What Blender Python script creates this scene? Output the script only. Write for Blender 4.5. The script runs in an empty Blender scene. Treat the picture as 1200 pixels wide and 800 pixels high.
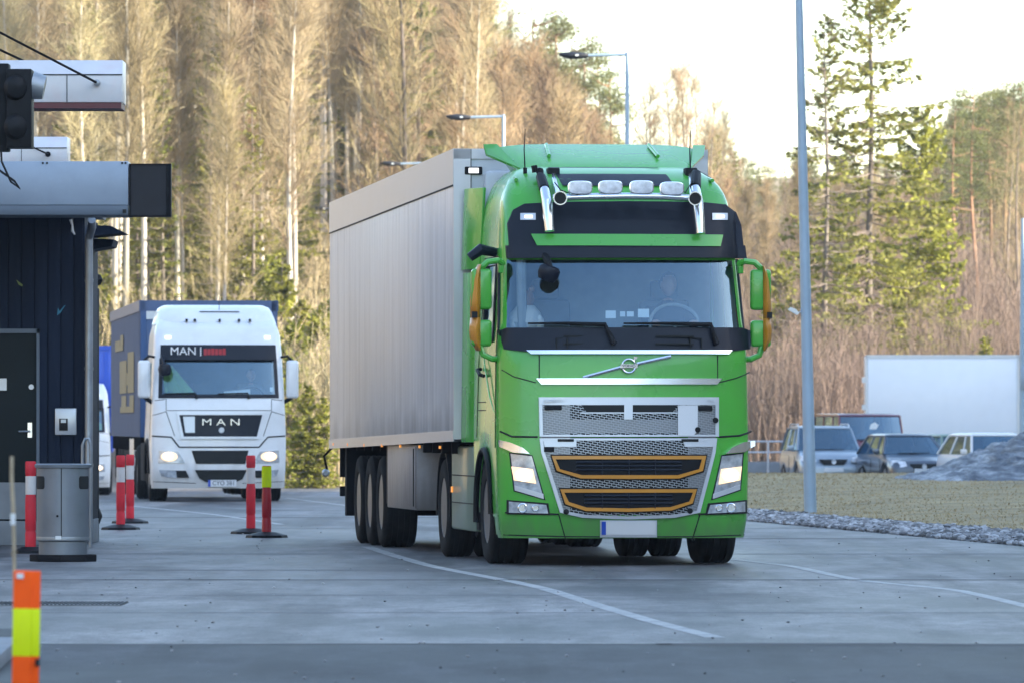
import bpy, bmesh, math, random
from math import sin, cos, pi, radians, sqrt
from mathutils import Vector, Matrix
import mathutils.noise as mn

random.seed(7)
SC = bpy.context.scene
COL = SC.collection

# ---------------------------------------------------------------- camera
CH = 1.37          # camera height
F = 8200.0         # focal length in pixels of a 1200 px wide picture
HY = 498.0         # image row of the horizon
cam = bpy.data.cameras.new('camera')
cam.sensor_width = 36.0
cam.lens = F / 1200 * 36
cam.clip_start = 1.0
cam.clip_end = 6000
cam.dof.use_dof = True
cam.dof.focus_distance = 69.0
cam.dof.aperture_fstop = 7.5
co = bpy.data.objects.new('camera', cam)
COL.objects.link(co)
co.location = (0, 0, CH)
co.rotation_euler = (radians(90) + math.atan((HY - 400) / F), 0, 0)
SC.camera = co

# ---------------------------------------------------------------- light
SUN_EL = radians(18)
SUN_DIR = Vector((0.93 * cos(SUN_EL), -0.37 * cos(SUN_EL), sin(SUN_EL))).normalized()   # towards the sun
w = bpy.data.worlds.new('World'); SC.world = w; w.use_nodes = True
nt = w.node_tree
for n in list(nt.nodes): nt.nodes.remove(n)
out = nt.nodes.new('ShaderNodeOutputWorld'); bg = nt.nodes.new('ShaderNodeBackground')
sky = nt.nodes.new('ShaderNodeTexSky'); sky.sky_type = 'NISHITA'; sky.sun_disc = False
sky.sun_elevation = SUN_EL
sky.sun_rotation = math.atan2(SUN_DIR.x, SUN_DIR.y)
sky.air_density = 1.0; sky.dust_density = 0.7; sky.ozone_density = 1.1
bg.inputs['Strength'].default_value = 0.15
nt.links.new(sky.outputs[0], bg.inputs[0]); nt.links.new(bg.outputs[0], out.inputs[0])
sl = bpy.data.lights.new('sun', 'SUN'); sl.energy = 3.6; sl.angle = radians(0.5); sl.color = (1.0, 0.90, 0.73)
so = bpy.data.objects.new('sun', sl); COL.objects.link(so)
so.rotation_euler = SUN_DIR.to_track_quat('Z', 'Y').to_euler()
SC.view_settings.view_transform = 'Standard'
SC.view_settings.look = 'None'
SC.view_settings.exposure = 2.25
SC.view_settings.gamma = 1
SC.view_settings.use_curve_mapping = False
SC.render.engine = 'CYCLES'
SC.cycles.max_bounces = 6
SC.cycles.transparent_max_bounces = 12

# ---------------------------------------------------------------- materials
def pmat(name, col, rough=0.6, metal=0.0, coat=0.0, var=0.12, vscale=3.0, bump=0.0, bscale=40.0,
         emit=None, estr=0.0, rnd=0.0, spec=0.5, stretch=None, dirt=None, dirt_amt=0.0, dirt_scale=2.0):
    m = bpy.data.materials.new(name); m.use_nodes = True
    t = m.node_tree; b = t.nodes['Principled BSDF']
    b.inputs['Roughness'].default_value = rough
    b.inputs['Metallic'].default_value = metal
    b.inputs['Specular IOR Level'].default_value = spec
    b.inputs['Coat Weight'].default_value = coat
    b.inputs['Coat Roughness'].default_value = 0.06
    tc = t.nodes.new('ShaderNodeTexCoord'); mp = t.nodes.new('ShaderNodeMapping')
    t.links.new(tc.outputs['Object'], mp.inputs[0])
    if stretch: mp.inputs['Scale'].default_value = stretch
    ns = t.nodes.new('ShaderNodeTexNoise'); ns.inputs['Scale'].default_value = vscale; ns.inputs['Detail'].default_value = 6
    t.links.new(mp.outputs[0], ns.inputs['Vector'])
    rp = t.nodes.new('ShaderNodeValToRGB')
    rp.color_ramp.elements[0].position = 0.3; rp.color_ramp.elements[1].position = 0.7
    lo = [c * (1 - var) for c in col]; hi = [min(1, c * (1 + var)) for c in col]
    rp.color_ramp.elements[0].color = (*lo, 1); rp.color_ramp.elements[1].color = (*hi, 1)
    t.links.new(ns.outputs['Fac'], rp.inputs[0])
    last = rp.outputs[0]
    if dirt:
        dn = t.nodes.new('ShaderNodeTexNoise'); dn.inputs['Scale'].default_value = dirt_scale; dn.inputs['Detail'].default_value = 8
        dn.inputs['Roughness'].default_value = 0.7
        t.links.new(mp.outputs[0], dn.inputs['Vector'])
        dr = t.nodes.new('ShaderNodeMapRange'); dr.inputs[1].default_value = 0.45; dr.inputs[2].default_value = 0.75
        dr.inputs[4].default_value = dirt_amt
        t.links.new(dn.outputs['Fac'], dr.inputs[0])
        mx = t.nodes.new('ShaderNodeMix'); mx.data_type = 'RGBA'
        t.links.new(dr.outputs[0], mx.inputs['Factor']); t.links.new(last, mx.inputs['A'])
        mx.inputs['B'].default_value = (*dirt, 1)
        last = mx.outputs['Result']
    if rnd:
        oi = t.nodes.new('ShaderNodeObjectInfo'); hs = t.nodes.new('ShaderNodeHueSaturation')
        mr = t.nodes.new('ShaderNodeMapRange'); mr.inputs[3].default_value = 1 - rnd; mr.inputs[4].default_value = 1 + rnd
        t.links.new(oi.outputs['Random'], mr.inputs[0]); t.links.new(mr.outputs[0], hs.inputs['Value'])
        m2 = t.nodes.new('ShaderNodeMapRange'); m2.inputs[3].default_value = 0.5 - rnd * 0.07; m2.inputs[4].default_value = 0.5 + rnd * 0.07
        wn = t.nodes.new('ShaderNodeTexWhiteNoise'); wn.noise_dimensions = '1D'
        t.links.new(oi.outputs['Random'], wn.inputs['W']); t.links.new(wn.outputs['Value'], m2.inputs[0])
        t.links.new(m2.outputs[0], hs.inputs['Hue']); t.links.new(last, hs.inputs['Color']); last = hs.outputs[0]
    t.links.new(last, b.inputs['Base Color'])
    rr = t.nodes.new('ShaderNodeMapRange'); rr.inputs[3].default_value = max(0, rough - 0.05); rr.inputs[4].default_value = min(1, rough + 0.08)
    t.links.new(ns.outputs['Fac'], rr.inputs[0]); t.links.new(rr.outputs[0], b.inputs['Roughness'])
    if bump:
        bn = t.nodes.new('ShaderNodeTexNoise'); bn.inputs['Scale'].default_value = bscale; bn.inputs['Detail'].default_value = 4
        t.links.new(mp.outputs[0], bn.inputs['Vector'])
        bp = t.nodes.new('ShaderNodeBump'); bp.inputs['Strength'].default_value = bump; bp.inputs['Distance'].default_value = 0.02
        t.links.new(bn.outputs['Fac'], bp.inputs['Height']); t.links.new(bp.outputs[0], b.inputs['Normal'])
    if emit:
        b.inputs['Emission Color'].default_value = (*emit, 1); b.inputs['Emission Strength'].default_value = estr
    return m

def glass_mat(name, tint, refl=0.3, rough=0.02):
    m = bpy.data.materials.new(name); m.use_nodes = True; t = m.node_tree
    for n in list(t.nodes): t.nodes.remove(n)
    o = t.nodes.new('ShaderNodeOutputMaterial'); mx = t.nodes.new('ShaderNodeMixShader')
    tr = t.nodes.new('ShaderNodeBsdfTransparent'); gl = t.nodes.new('ShaderNodeBsdfGlossy')
    tr.inputs[0].default_value = (*tint, 1); gl.inputs['Roughness'].default_value = rough
    gl.inputs[0].default_value = (.55, .80, 1, 1)
    lw = t.nodes.new('ShaderNodeLayerWeight'); lw.inputs['Blend'].default_value = 0.35
    mr = t.nodes.new('ShaderNodeMapRange'); mr.inputs[3].default_value = refl; mr.inputs[4].default_value = 1.0
    t.links.new(lw.outputs['Fresnel'], mr.inputs[0]); t.links.new(mr.outputs[0], mx.inputs[0])
    t.links.new(tr.outputs[0], mx.inputs[1]); t.links.new(gl.outputs[0], mx.inputs[2]); t.links.new(mx.outputs[0], o.inputs[0])
    return m

def mesh_grille_mat():
    m = bpy.data.materials.new('grille_mesh_silver'); m.use_nodes = True; t = m.node_tree
    b = t.nodes['Principled BSDF']; o = t.nodes['Material Output']
    b.inputs['Base Color'].default_value = (.34, .37, .40, 1); b.inputs['Metallic'].default_value = .35; b.inputs['Roughness'].default_value = .35
    tc = t.nodes.new('ShaderNodeTexCoord'); sp = t.nodes.new('ShaderNodeSeparateXYZ'); cb = t.nodes.new('ShaderNodeCombineXYZ')
    t.links.new(tc.outputs['Object'], sp.inputs[0])
    zz = t.nodes.new('ShaderNodeMath'); zz.operation = 'MULTIPLY_ADD'; zz.inputs[1].default_value = .18   # rows drift down to the right
    t.links.new(sp.outputs['X'], zz.inputs[0]); t.links.new(sp.outputs['Z'], zz.inputs[2])
    t.links.new(sp.outputs['X'], cb.inputs[0]); t.links.new(zz.outputs[0], cb.inputs[1])
    br = t.nodes.new('ShaderNodeTexBrick'); br.inputs['Scale'].default_value = 1.0
    br.inputs['Brick Width'].default_value = .046; br.inputs['Row Height'].default_value = .0235
    br.inputs['Mortar Size'].default_value = .0034; br.inputs['Mortar Smooth'].default_value = 0.0
    t.links.new(cb.outputs[0], br.inputs['Vector'])
    tr = t.nodes.new('ShaderNodeBsdfTransparent'); mx = t.nodes.new('ShaderNodeMixShader')
    t.links.new(br.outputs['Fac'], mx.inputs[0]); t.links.new(tr.outputs[0], mx.inputs[1]); t.links.new(b.outputs[0], mx.inputs[2])
    t.links.new(mx.outputs[0], o.inputs[0])
    return m

M = {}
M['green'] = pmat('truck_green_paint', (.066, .37, .042), .26, 0, .3, var=.05, vscale=1.2, dirt=(.11, .15, .09), dirt_amt=.25, dirt_scale=1.4)
M['green_dull'] = pmat('dusty_green_paint', (.15, .22, .17), .40, .1, .2, var=.08, dirt=(.17, .17, .15), dirt_amt=.5)
M['white'] = pmat('white_truck_paint', (.72, .74, .76), .3, 0, .5, var=.03, vscale=1.2, dirt=(.45, .43, .39), dirt_amt=.3, dirt_scale=1.7)
M['navy'] = pmat('navy_black_plastic', (.006, .009, .018), .45, 0, .06, var=.1, spec=.22)
M['black'] = pmat('black_plastic', (.009, .010, .012), .55, var=.2, spec=.15)
M['seam'] = pmat('panel_gap', (.006, .008, .008), .8)
M['rubber'] = pmat('tyre_rubber', (.012, .013, .014), .85, var=.25, vscale=8, dirt=(.05, .047, .044), dirt_amt=.3, dirt_scale=5, spec=.12)
M['rim'] = pmat('wheel_rim_steel', (.16, .17, .18), .45, .6, var=.2, dirt=(.05, .05, .05), dirt_amt=.5)
M['chrome'] = pmat('brushed_chrome', (.75, .78, .82), .18, .9, var=.03)
M['silver'] = pmat('silver_trim', (.55, .58, .62), .3, .3, var=.04)
M['orange'] = pmat('orange_plastic', (.50, .21, .015), .4, 0, .2, var=.08)
M['alu'] = pmat('aluminium_box_side', (.60, .60, .62), .38, .22, var=.05, vscale=2.4, stretch=(1, 1.4, .10), dirt=(.22, .22, .24), dirt_amt=.5, dirt_scale=3)
M['alu_front'] = pmat('aluminium_box_front', (.50, .55, .60), .4, .1, var=.05, vscale=1.5, dirt=(.3, .32, .34), dirt_amt=.3)
M['alurail'] = pmat('aluminium_rail', (.50, .51, .54), .35, .35, var=.05)
M['chassis'] = pmat('chassis_dark', (.012, .012, .014), .8, var=.3, spec=.1)
M['lilac_grey'] = pmat('grey_locker_paint', (.27, .27, .29), .45, var=.08, dirt=(.12, .11, .11), dirt_amt=.5)
M['windscreen'] = glass_mat('windscreen_glass', (.85, .92, .94), .095)
M['sideglass'] = glass_mat('side_glass', (.30, .34, .34), .30)
M['carglass'] = glass_mat('car_window_glass', (.20, .25, .26), .16)
M['lampglass'] = pmat('lamp_glass', (.45, .49, .54), .15, .35, .8, var=.35, vscale=14)
M['lampwhite'] = pmat('roof_lamp_glass', (.62, .65, .70), .35, .1, .5, var=.25, vscale=16)
M['lampclear'] = glass_mat('lamp_cover_glass', (.9, .93, .95), .08)
M['beam'] = pmat('lit_headlamp', (.42, .34, .25), .3, emit=(1, .66, .38), estr=.32)
M['beam_core'] = pmat('lit_headlamp_core', (.6, .55, .5), .3, emit=(1, .88, .70), estr=1.6)
M['marker'] = pmat('lit_marker_lamp', (1, .97, .9), .3, emit=(.95, .97, 1), estr=.5)
M['amber'] = pmat('amber_marker', (.9, .35, .05), .3, emit=(1, .35, .06), estr=.15)
M['galv_dark'] = pmat('mid_grey_plastic', (.24, .25, .27), .4, .2, var=.05)
M['interior'] = pmat('cab_interior_grey', (.13, .15, .16), .8, var=.2)
M['interior_lt'] = pmat('cab_interior_light', (.26, .30, .32), .8, var=.2)
M['grille_mesh'] = mesh_grille_mat()
M['plate'] = pmat('number_plate_white', (.62, .64, .66), .4, var=.03)
M['plate_blue'] = pmat('number_plate_blue', (.02, .07, .42), .4, var=.05)
M['ink'] = pmat('dark_lettering', (.10, .11, .13), .5)
M['wtext'] = pmat('white_lettering', (.8, .8, .8), .5)
M['rtext'] = pmat('red_lettering', (.40, .02, .03), .5)
M['paper'] = pmat('paper', (.7, .75, .76), .6, var=.05)
M['blue_curtain'] = pmat('slate_curtain', (.12, .14, .20), .85, spec=.15, var=.08, vscale=1.5, stretch=(1, 2, .2))
M['blue'] = pmat('blue_trailer_paint', (.025, .075, .20), .4, 0, .2, var=.06)
M['bright_blue'] = pmat('bright_blue_container', (.015, .08, .50), .4, 0, .2, var=.06)
M['yellow_faded'] = pmat('faded_yellow_print', (.24, .20, .10), .6, var=.12)
M['hivis'] = pmat('hivis_fabric', (.28, .55, .18), .7, var=.15)
M['skin'] = pmat('skin', (.45, .27, .20), .5, var=.06)
M['hair'] = pmat('hair_grey_brown', (.10, .075, .055), .7)
M['shirt'] = pmat('dark_work_shirt', (.05, .06, .08), .8)
M['shirt2'] = pmat('grey_work_shirt', (.20, .22, .25), .8)

def road_grime(m, z0, z1, col=(.10, .095, .09), amt=.75, sx=2.2):
    """uneven splashed dirt along the lower edge of a box side (object space height z0..z1)"""
    t = m.node_tree; b = t.nodes['Principled BSDF']; src = b.inputs['Base Color'].links[0].from_socket
    tc = t.nodes.new('ShaderNodeTexCoord'); mp = t.nodes.new('ShaderNodeMapping'); mp.inputs['Scale'].default_value = (sx, sx, .5); t.links.new(tc.outputs['Object'], mp.inputs[0])
    n = t.nodes.new('ShaderNodeTexNoise'); n.inputs['Scale'].default_value = 1.6; n.inputs['Detail'].default_value = 8; t.links.new(mp.outputs[0], n.inputs['Vector'])
    sp = t.nodes.new('ShaderNodeSeparateXYZ'); t.links.new(tc.outputs['Object'], sp.inputs[0])
    mr = t.nodes.new('ShaderNodeMapRange'); mr.inputs[1].default_value = z0; mr.inputs[2].default_value = z1; mr.inputs[3].default_value = .62; mr.inputs[4].default_value = -.25; t.links.new(sp.outputs['Z'], mr.inputs[0])
    ad = t.nodes.new('ShaderNodeMath'); ad.operation = 'ADD'; t.links.new(mr.outputs[0], ad.inputs[0]); t.links.new(n.outputs['Fac'], ad.inputs[1])
    m2 = t.nodes.new('ShaderNodeMapRange'); m2.inputs[1].default_value = .55; m2.inputs[2].default_value = 1.0; m2.inputs[4].default_value = amt; t.links.new(ad.outputs[0], m2.inputs[0])
    mx = t.nodes.new('ShaderNodeMix'); mx.data_type = 'RGBA'; t.links.new(m2.outputs[0], mx.inputs['Factor']); t.links.new(src, mx.inputs['A']); mx.inputs['B'].default_value = (*col, 1); t.links.new(mx.outputs['Result'], b.inputs['Base Color'])
road_grime(M['alu'], 1.15, 1.8, (.14, .14, .14), .5, .9)
road_grime(M['green'], .25, .8, (.10, .11, .08), .45, 4)
road_grime(M['white'], .25, .9, (.30, .28, .25), .5, 4)
road_grime(M['lilac_grey'], .4, 1.2, (.09, .085, .08), .7, 4)
# ---------------------------------------------------------------- helpers
def tag(o, label=None, cat=None, group=None, kind=None):
    if label: o['label'] = label
    if cat: o['category'] = cat
    if group: o['group'] = group
    if kind: o['kind'] = kind
    return o

def thing(name, label, cat, loc=(0, 0, 0), rz=0.0, group=None):
    o = bpy.data.objects.new(name, None); COL.objects.link(o)
    o.empty_display_size = .3
    o.location = loc; o.rotation_euler = (0, 0, rz)
    return tag(o, label, cat, group)

def at(x, y, d):
    """world point seen at pixel x, y of the 1200 px picture at distance d"""
    return Vector(((x - 600) / F * d, d, CH + (HY - y) / F * d))

class MB:
    def __init__(s): s.v = []; s.f = []; s.m = []
    def add(s, v, f, mi=0):
        b = len(s.v); s.v += [tuple(p) for p in v]; s.f += [tuple(i + b for i in q) for q in f]; s.m += [mi] * len(f); return s
    def box(s, cx, cy, cz, sx, sy, sz, mi=0, rot=None):
        hx, hy, hz = sx / 2, sy / 2, sz / 2
        v = [Vector((x, y, z)) for x in (-hx, hx) for y in (-hy, hy) for z in (-hz, hz)]
        if rot: v = [rot @ p for p in v]
        v = [p + Vector((cx, cy, cz)) for p in v]
        return s.add(v, [(0, 1, 3, 2), (4, 6, 7, 5), (0, 4, 5, 1), (2, 3, 7, 6), (0, 2, 6, 4), (1, 5, 7, 3)], mi)
    def bb(s, x0, x1, y0, y1, z0, z1, mi=0):
        return s.box((x0 + x1) / 2, (y0 + y1) / 2, (z0 + z1) / 2, abs(x1 - x0), abs(y1 - y0), abs(z1 - z0), mi)
    def tube(s, path, r, n=8, mi=0, cap=True):
        path = [Vector(p) for p in path]
        rs = r if isinstance(r, (list, tuple)) else [r] * len(path)
        ring = []; up = Vector((0, 0, 1)); vs = []
        t0 = (path[1] - path[0]).normalized()
        a = t0.cross(up);
        if a.length < 1e-3: a = t0.cross(Vector((1, 0, 0)))
        a.normalize()
        for i, p in enumerate(path):
            t = (path[min(i + 1, len(path) - 1)] - path[max(i - 1, 0)])
            t = t.normalized() if t.length > 1e-9 else t0
            a = (a - t * a.dot(t)); a.normalize(); b = t.cross(a)
            vs += [p + (a * cos(2 * pi * k / n) + b * sin(2 * pi * k / n)) * rs[i] for k in range(n)]
        fs = []
        for i in range(len(path) - 1):
            for k in range(n):
                fs.append((i * n + k, i * n + (k + 1) % n, (i + 1) * n + (k + 1) % n, (i + 1) * n + k))
        if cap: fs.append(tuple(range(n))[::-1]); fs.append(tuple((len(path) - 1) * n + k for k in range(n)))
        return s.add(vs, fs, mi)
    def cyl(s, p0, p1, r0, r1=None, n=16, mi=0): return s.tube([p0, p1], [r0, r0 if r1 is None else r1], n, mi)
    def lathe(s, prof, c=(0, 0, 0), axis='Z', n=32, mi=0, close=False):
        """prof: list of (radius, height)"""
        vs = []; c = Vector(c)
        for r, h in prof:
            for k in range(n):
                a = 2 * pi * k / n
                if axis == 'Z': p = Vector((r * cos(a), r * sin(a), h))
                elif axis == 'X': p = Vector((h, r * cos(a), r * sin(a)))
                else: p = Vector((r * cos(a), h, r * sin(a)))
                vs.append(c + p)
        m = len(prof); fs = []
        for i in range(m if close else m - 1):
            j = (i + 1) % m
            for k in range(n): fs.append((i * n + k, i * n + (k + 1) % n, j * n + (k + 1) % n, j * n + k))
        if not close: fs.append(tuple(range(n))[::-1]); fs.append(tuple((m - 1) * n + k for k in range(n)))
        return s.add(vs, fs, mi)
    def prism(s, pts, lo, hi, axis='Y', mi=0):
        """pts 2D outline, extruded along axis; for Y pts are (x, z), X: (y, z), Z: (x, y)"""
        def P(a, b, h):
            return {'Y': (a, h, b), 'X': (h, a, b), 'Z': (a, b, h)}[axis]
        n = len(pts)
        v = [P(a, b, lo) for a, b in pts] + [P(a, b, hi) for a, b in pts]
        f = [tuple(range(n)), tuple(range(2 * n - 1, n - 1, -1))] + [(i, i + n, (i + 1) % n + n, (i + 1) % n) for i in range(n)]
        return s.add(v, f, mi)
    def grid(s, rows, mi=0):
        n = len(rows[0]); v = [p for r in rows for p in r]
        return s.add(v, [(i * n + k, i * n + k + 1, (i + 1) * n + k + 1, (i + 1) * n + k) for i in range(len(rows) - 1) for k in range(n - 1)], mi)
    def build(s, name, mat, parent=None, bevel=0.0, seg=2, smooth=35, recalc=True, loc=None):
        me = bpy.data.meshes.new(name)
        me.from_pydata(s.v, [], s.f)
        mats = mat if isinstance(mat, (list, tuple)) else [mat]
        for m in mats: me.materials.append(M[m] if isinstance(m, str) else m)
        if len(mats) > 1: me.polygons.foreach_set('material_index', s.m)
        if recalc or bevel:
            bm = bmesh.new(); bm.from_mesh(me)
            if recalc: bmesh.ops.recalc_face_normals(bm, faces=bm.faces)
            if bevel:
                ed = [e for e in bm.edges if len(e.link_faces) == 2 and e.calc_face_angle(0) > radians(30)]
                bmesh.ops.bevel(bm, geom=ed, offset=bevel, segments=seg, profile=.5, affect='EDGES', clamp_overlap=True)
            bm.to_mesh(me); bm.free()
        if smooth:
            me.polygons.foreach_set('use_smooth', [True] * len(me.polygons))
            me.set_sharp_from_angle(angle=radians(smooth))
        me.update()
        o = bpy.data.objects.new(name, me); COL.objects.link(o)
        if parent: o.parent = parent
        if loc: o.location = loc
        return o

def text_obj(name, s, size, mat, parent, loc, rot=(pi / 2, 0, 0), ext=.004, align='CENTER', sx=1.0, bold=0.0):
    c = bpy.data.curves.new(name, 'FONT'); c.body = s; c.size = size; c.extrude = ext; c.align_x = align; c.align_y = 'CENTER'; c.offset = bold
    t = bpy.data.objects.new(name + '_tmp', c); COL.objects.link(t)
    dg = bpy.context.evaluated_depsgraph_get(); me = bpy.data.meshes.new_from_object(t.evaluated_get(dg))
    bpy.data.objects.remove(t); bpy.data.curves.remove(c)
    me.materials.clear(); me.materials.append(M[mat])
    o = bpy.data.objects.new(name, me); COL.objects.link(o); o.parent = parent; o.location = loc; o.rotation_euler = rot; o.scale = (sx, 1, 1)
    return o

def copy_tree(o, parent=None):
    c = o.copy(); COL.objects.link(c)
    if parent is not None: c.parent = parent; c.matrix_parent_inverse = o.matrix_parent_inverse.copy()
    for ch in list(o.children): copy_tree(ch, c)
    return c

def lerp_tab(tab, z):
    if z <= tab[0][0]: return tab[0][1]
    for (a, b), (c, d) in zip(tab, tab[1:]):
        if z <= c:
            k = (z - a) / (c - a); return b + (d - b) * k
    return tab[-1][1]

def smooth(a, b, x):
    t = max(0, min(1, (x - a) / (b - a))); return t * t * (3 - 2 * t)

class Cab:
    """front face of a lorry cab as a surface: y of the skin for any x, z"""
    def __init__(s, Wt, ft, n=6, D=.34, bow=.08, back=2.25):
        s.Wt, s.ft, s.n, s.D, s.bow, s.back = Wt, ft, n, D, bow, back
    def W(s, z): return lerp_tab(s.Wt, z)
    def f(s, z): return lerp_tab(s.ft, z)
    def yt(s, t, z):
        a = min(abs(t), 1.0)
        return s.f(z) + s.bow * a * a + s.D * (1 - (max(0, 1 - a ** s.n)) ** (1 / s.n))
    def y(s, x, z): return s.yt(min(.999, abs(x) / s.W(z)), z)
    def shell(s, zs, arch=None, win=None, swin=None, mat='green', parent=None, name='cab_body', ymin_bottom=None):
        """zs levels; arch(y)->lowest z at side; win=(t, z0, z1) windscreen hole; swin=(y0,y1,z0,z1) side hole.
        returns body, windscreen"""
        ts = [sin(pi / 2 * k / 26) if False else k / 26 for k in range(-26, 27)]
        ts = [math.copysign(1 - (1 - abs(t)) ** 1.6, t) for t in ts]
        ysd = [0, .04, .1, .16, .22, .28, .34, .4, .46, .52, .58, .64, .7, .76, .82, .88, .94, 1.0]
        body = MB(); glass = MB(); sg = MB(); sg2 = MB()
        rows = []; meta = []
        z0 = zs[0]
        for z in zs:
            W = s.W(z); r = []; mt = []
            ye = s.yt(1, z)
            left = [(-W, ye + (s.back - ye) * k) for k in ysd[1:]][::-1]
            front = [(W * t, s.yt(t, z)) for t in ts]
            right = [(W, ye + (s.back - ye) * k) for k in ysd[1:]]
            allp = left + front + right
            for i, (x, y) in enumerate(allp):
                zz = z
                if arch and z < 1.35:
                    zb = arch(y) if (i < len(left) or i >= len(left) + len(front)) else z0
                    zz = zb + (z - z0) * (1.35 - zb) / (1.35 - z0)
                r.append(Vector((x, y, zz)))
                mt.append('s' if (i < len(left) or i >= len(left) + len(front)) else 'f')
            rows.append(r); meta.append(mt)
        nl = len(ysd) - 1; nf = len(ts); N = len(rows[0])
        holes = []
        for i in range(len(rows) - 1):
            zm = (zs[i] + zs[i + 1]) / 2
            for k in range(N - 1):
                q = [rows[i][k], rows[i][k + 1], rows[i + 1][k + 1], rows[i + 1][k]]
                tgt = body
                if win and win[1] < zm < win[2] and nl <= k < nl + nf - 1:
                    tm = (ts[k - nl] + ts[k - nl + 1]) / 2
                    if abs(tm) < win[0]: tgt = glass
                if swin and swin[2] < zm < swin[3] and (k < nl or k >= nl + nf - 1):
                    ym = (q[0].y + q[1].y) / 2
                    if swin[0] < ym < swin[1]: tgt = sg if k < nl else sg2
                tgt.add(q, [(0, 1, 2, 3)])
        # roof cap and back wall
        top = rows[-1]; mid = [Vector((p.x * .0, (s.f(zs[-1]) + s.back) / 2, zs[-1] + .03)) for p in top]
        cx = Vector((0, (s.f(zs[-1]) + s.back) / 2 + .2, zs[-1] + .02))
        for k in range(N - 1): body.add([top[k], top[k + 1], cx], [(0, 1, 2)])
        body.add([top[-1], top[0], cx], [(0, 1, 2)])
        for i in range(len(rows) - 1):
            a, b = rows[i], rows[i + 1]
            body.add([a[-1], a[0], b[0], b[-1]], [(0, 1, 2, 3)])
        out = []
        for mb, nm, mt in ((body, name, mat), (glass, 'windscreen', 'windscreen'), (sg, 'side_window', 'sideglass'), (sg2, 'side_window', 'sideglass')):
            if not mb.f: out.append(None); continue
            me = bpy.data.meshes.new(nm); me.from_pydata(mb.v, [], mb.f)
            bm = bmesh.new(); bm.from_mesh(me); bmesh.ops.remove_doubles(bm, verts=bm.verts, dist=.0005)
            bmesh.ops.recalc_face_normals(bm, faces=bm.faces); bm.to_mesh(me); bm.free()
            me.materials.append(M[mt]); me.polygons.foreach_set('use_smooth', [True] * len(me.polygons))
            me.set_sharp_from_angle(angle=radians(32))
            o = bpy.data.objects.new(nm, me); COL.objects.link(o); o.parent = parent; out.append(o)
        return out
    def panel(s, name, outline, mat, parent, off=.006, thick=.03, step=.07, hole=None, mi_mats=None):
        bm = bmesh.new()
        if hole:
            n = len(outline); vo = [bm.verts.new((x, 0, z)) for x, z in outline]; vi = [bm.verts.new((x, 0, z)) for x, z in hole]
            for i in range(n): bm.faces.new((vo[i], vo[(i + 1) % n], vi[(i + 1) % n], vi[i]))
        else:
            bm.faces.new([bm.verts.new((x, 0, z)) for x, z in outline])
        xs = [p[0] for p in outline]; zs = [p[1] for p in outline]
        x = math.floor(min(xs) / step) * step
        while x < max(xs):
            bmesh.ops.bisect_plane(bm, geom=bm.verts[:] + bm.edges[:] + bm.faces[:], plane_co=(x, 0, 0), plane_no=(1, 0, 0)); x += step
        z = math.floor(min(zs) / .12) * .12
        while z < max(zs):
            bmesh.ops.bisect_plane(bm, geom=bm.verts[:] + bm.edges[:] + bm.faces[:], plane_co=(0, 0, z), plane_no=(0, 0, 1)); z += .12
        for v in bm.verts: v.co.y = s.y(v.co.x, v.co.z) - off
        r = bmesh.ops.extrude_face_region(bm, geom=bm.faces[:])
        for g in r['geom']:
            if isinstance(g, bmesh.types.BMVert): g.co.y += thick
        bmesh.ops.recalc_face_normals(bm, faces=bm.faces)
        me = bpy.data.meshes.new(name); bm.to_mesh(me); bm.free()
        me.materials.append(M[mat]); me.polygons.foreach_set('use_smooth', [True] * len(me.polygons)); me.set_sharp_from_angle(angle=radians(30))
        o = bpy.data.objects.new(name, me); COL.objects.link(o); o.parent = parent
        return o
    def line(s, mb, pts, r=.006, off=0.0, n=5):
        P = []
        for (a, b), (c, d) in zip(pts, pts[1:]):
            k = max(2, int(abs(c - a) / .06) + int(abs(d - b) / .15) + 1)
            for i in range(k): P.append((a + (c - a) * i / k, b + (d - b) * i / k))
        P.append(pts[-1])
        mb.tube([(x, s.y(x, z) - off, z) for x, z in P], r, n)

def tyre(mb_t, mb_r, x, y, z, R, w, side, n=48):
    """side -1: outer face towards -x"""
    h = w / 2
    prof = [(R * .60, -h * .82), (R * .62, -h * .95), (R * .78, -h * 1.02), (R * .93, -h * .98), (R * .985, -h * .86)]
    g = 5
    for i in range(g):
        a = -h * .84 + (2 * h * .84) * i / g; b = -h * .84 + (2 * h * .84) * (i + 1) / g
        prof += [(R, a + .006), (R, b - .010)]
        if i < g - 1: prof += [(R * .965, b - .008), (R * .965, b + .004)]
    prof += [(R * .985, h * .86), (R * .93, h * .98), (R * .78, h * 1.02), (R * .62, h * .95), (R * .60, h * .82)]
    mb_t.lathe(prof, (x, y, z), 'X', n, close=True)
    o = side
    rp = [(R * .615, o * h * .90), (R * .59, o * h * .92), (R * .56, o * h * .80), (R * .50, o * h * .30), (R * .34, o * h * .28), (R * .31, o * h * .62), (R * .22, o * h * .70), (R * .20, o * h * .88), (R * .06, o * h * .92)]
    mb_r.lathe(rp, (x, y, z), 'X', 32)
    for k in range(10):
        a = 2 * pi * k / 10
        c = Vector((x, y + cos(a) * R * .41, z + sin(a) * R * .41))
        mb_r.cyl(c + Vector((o * h * .28, 0, 0)), c + Vector((o * h * .46, 0, 0)), R * .03, n=6)
    mb_r.lathe([(R * .6, -o * h * .8), (R * .6, o * h * .8)], (x, y, z), 'X', 24)

def wheel(parent, x, y, z, R, w, side, n=48, rim='rim'):
    t, r = MB(), MB(); tyre(t, r, 0, 0, 0, R, w, side, n)
    wo = r.build('wheel', rim, parent, loc=(x, y, z)); t.build('tyre', 'rubber', wo)
    return wo
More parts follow.
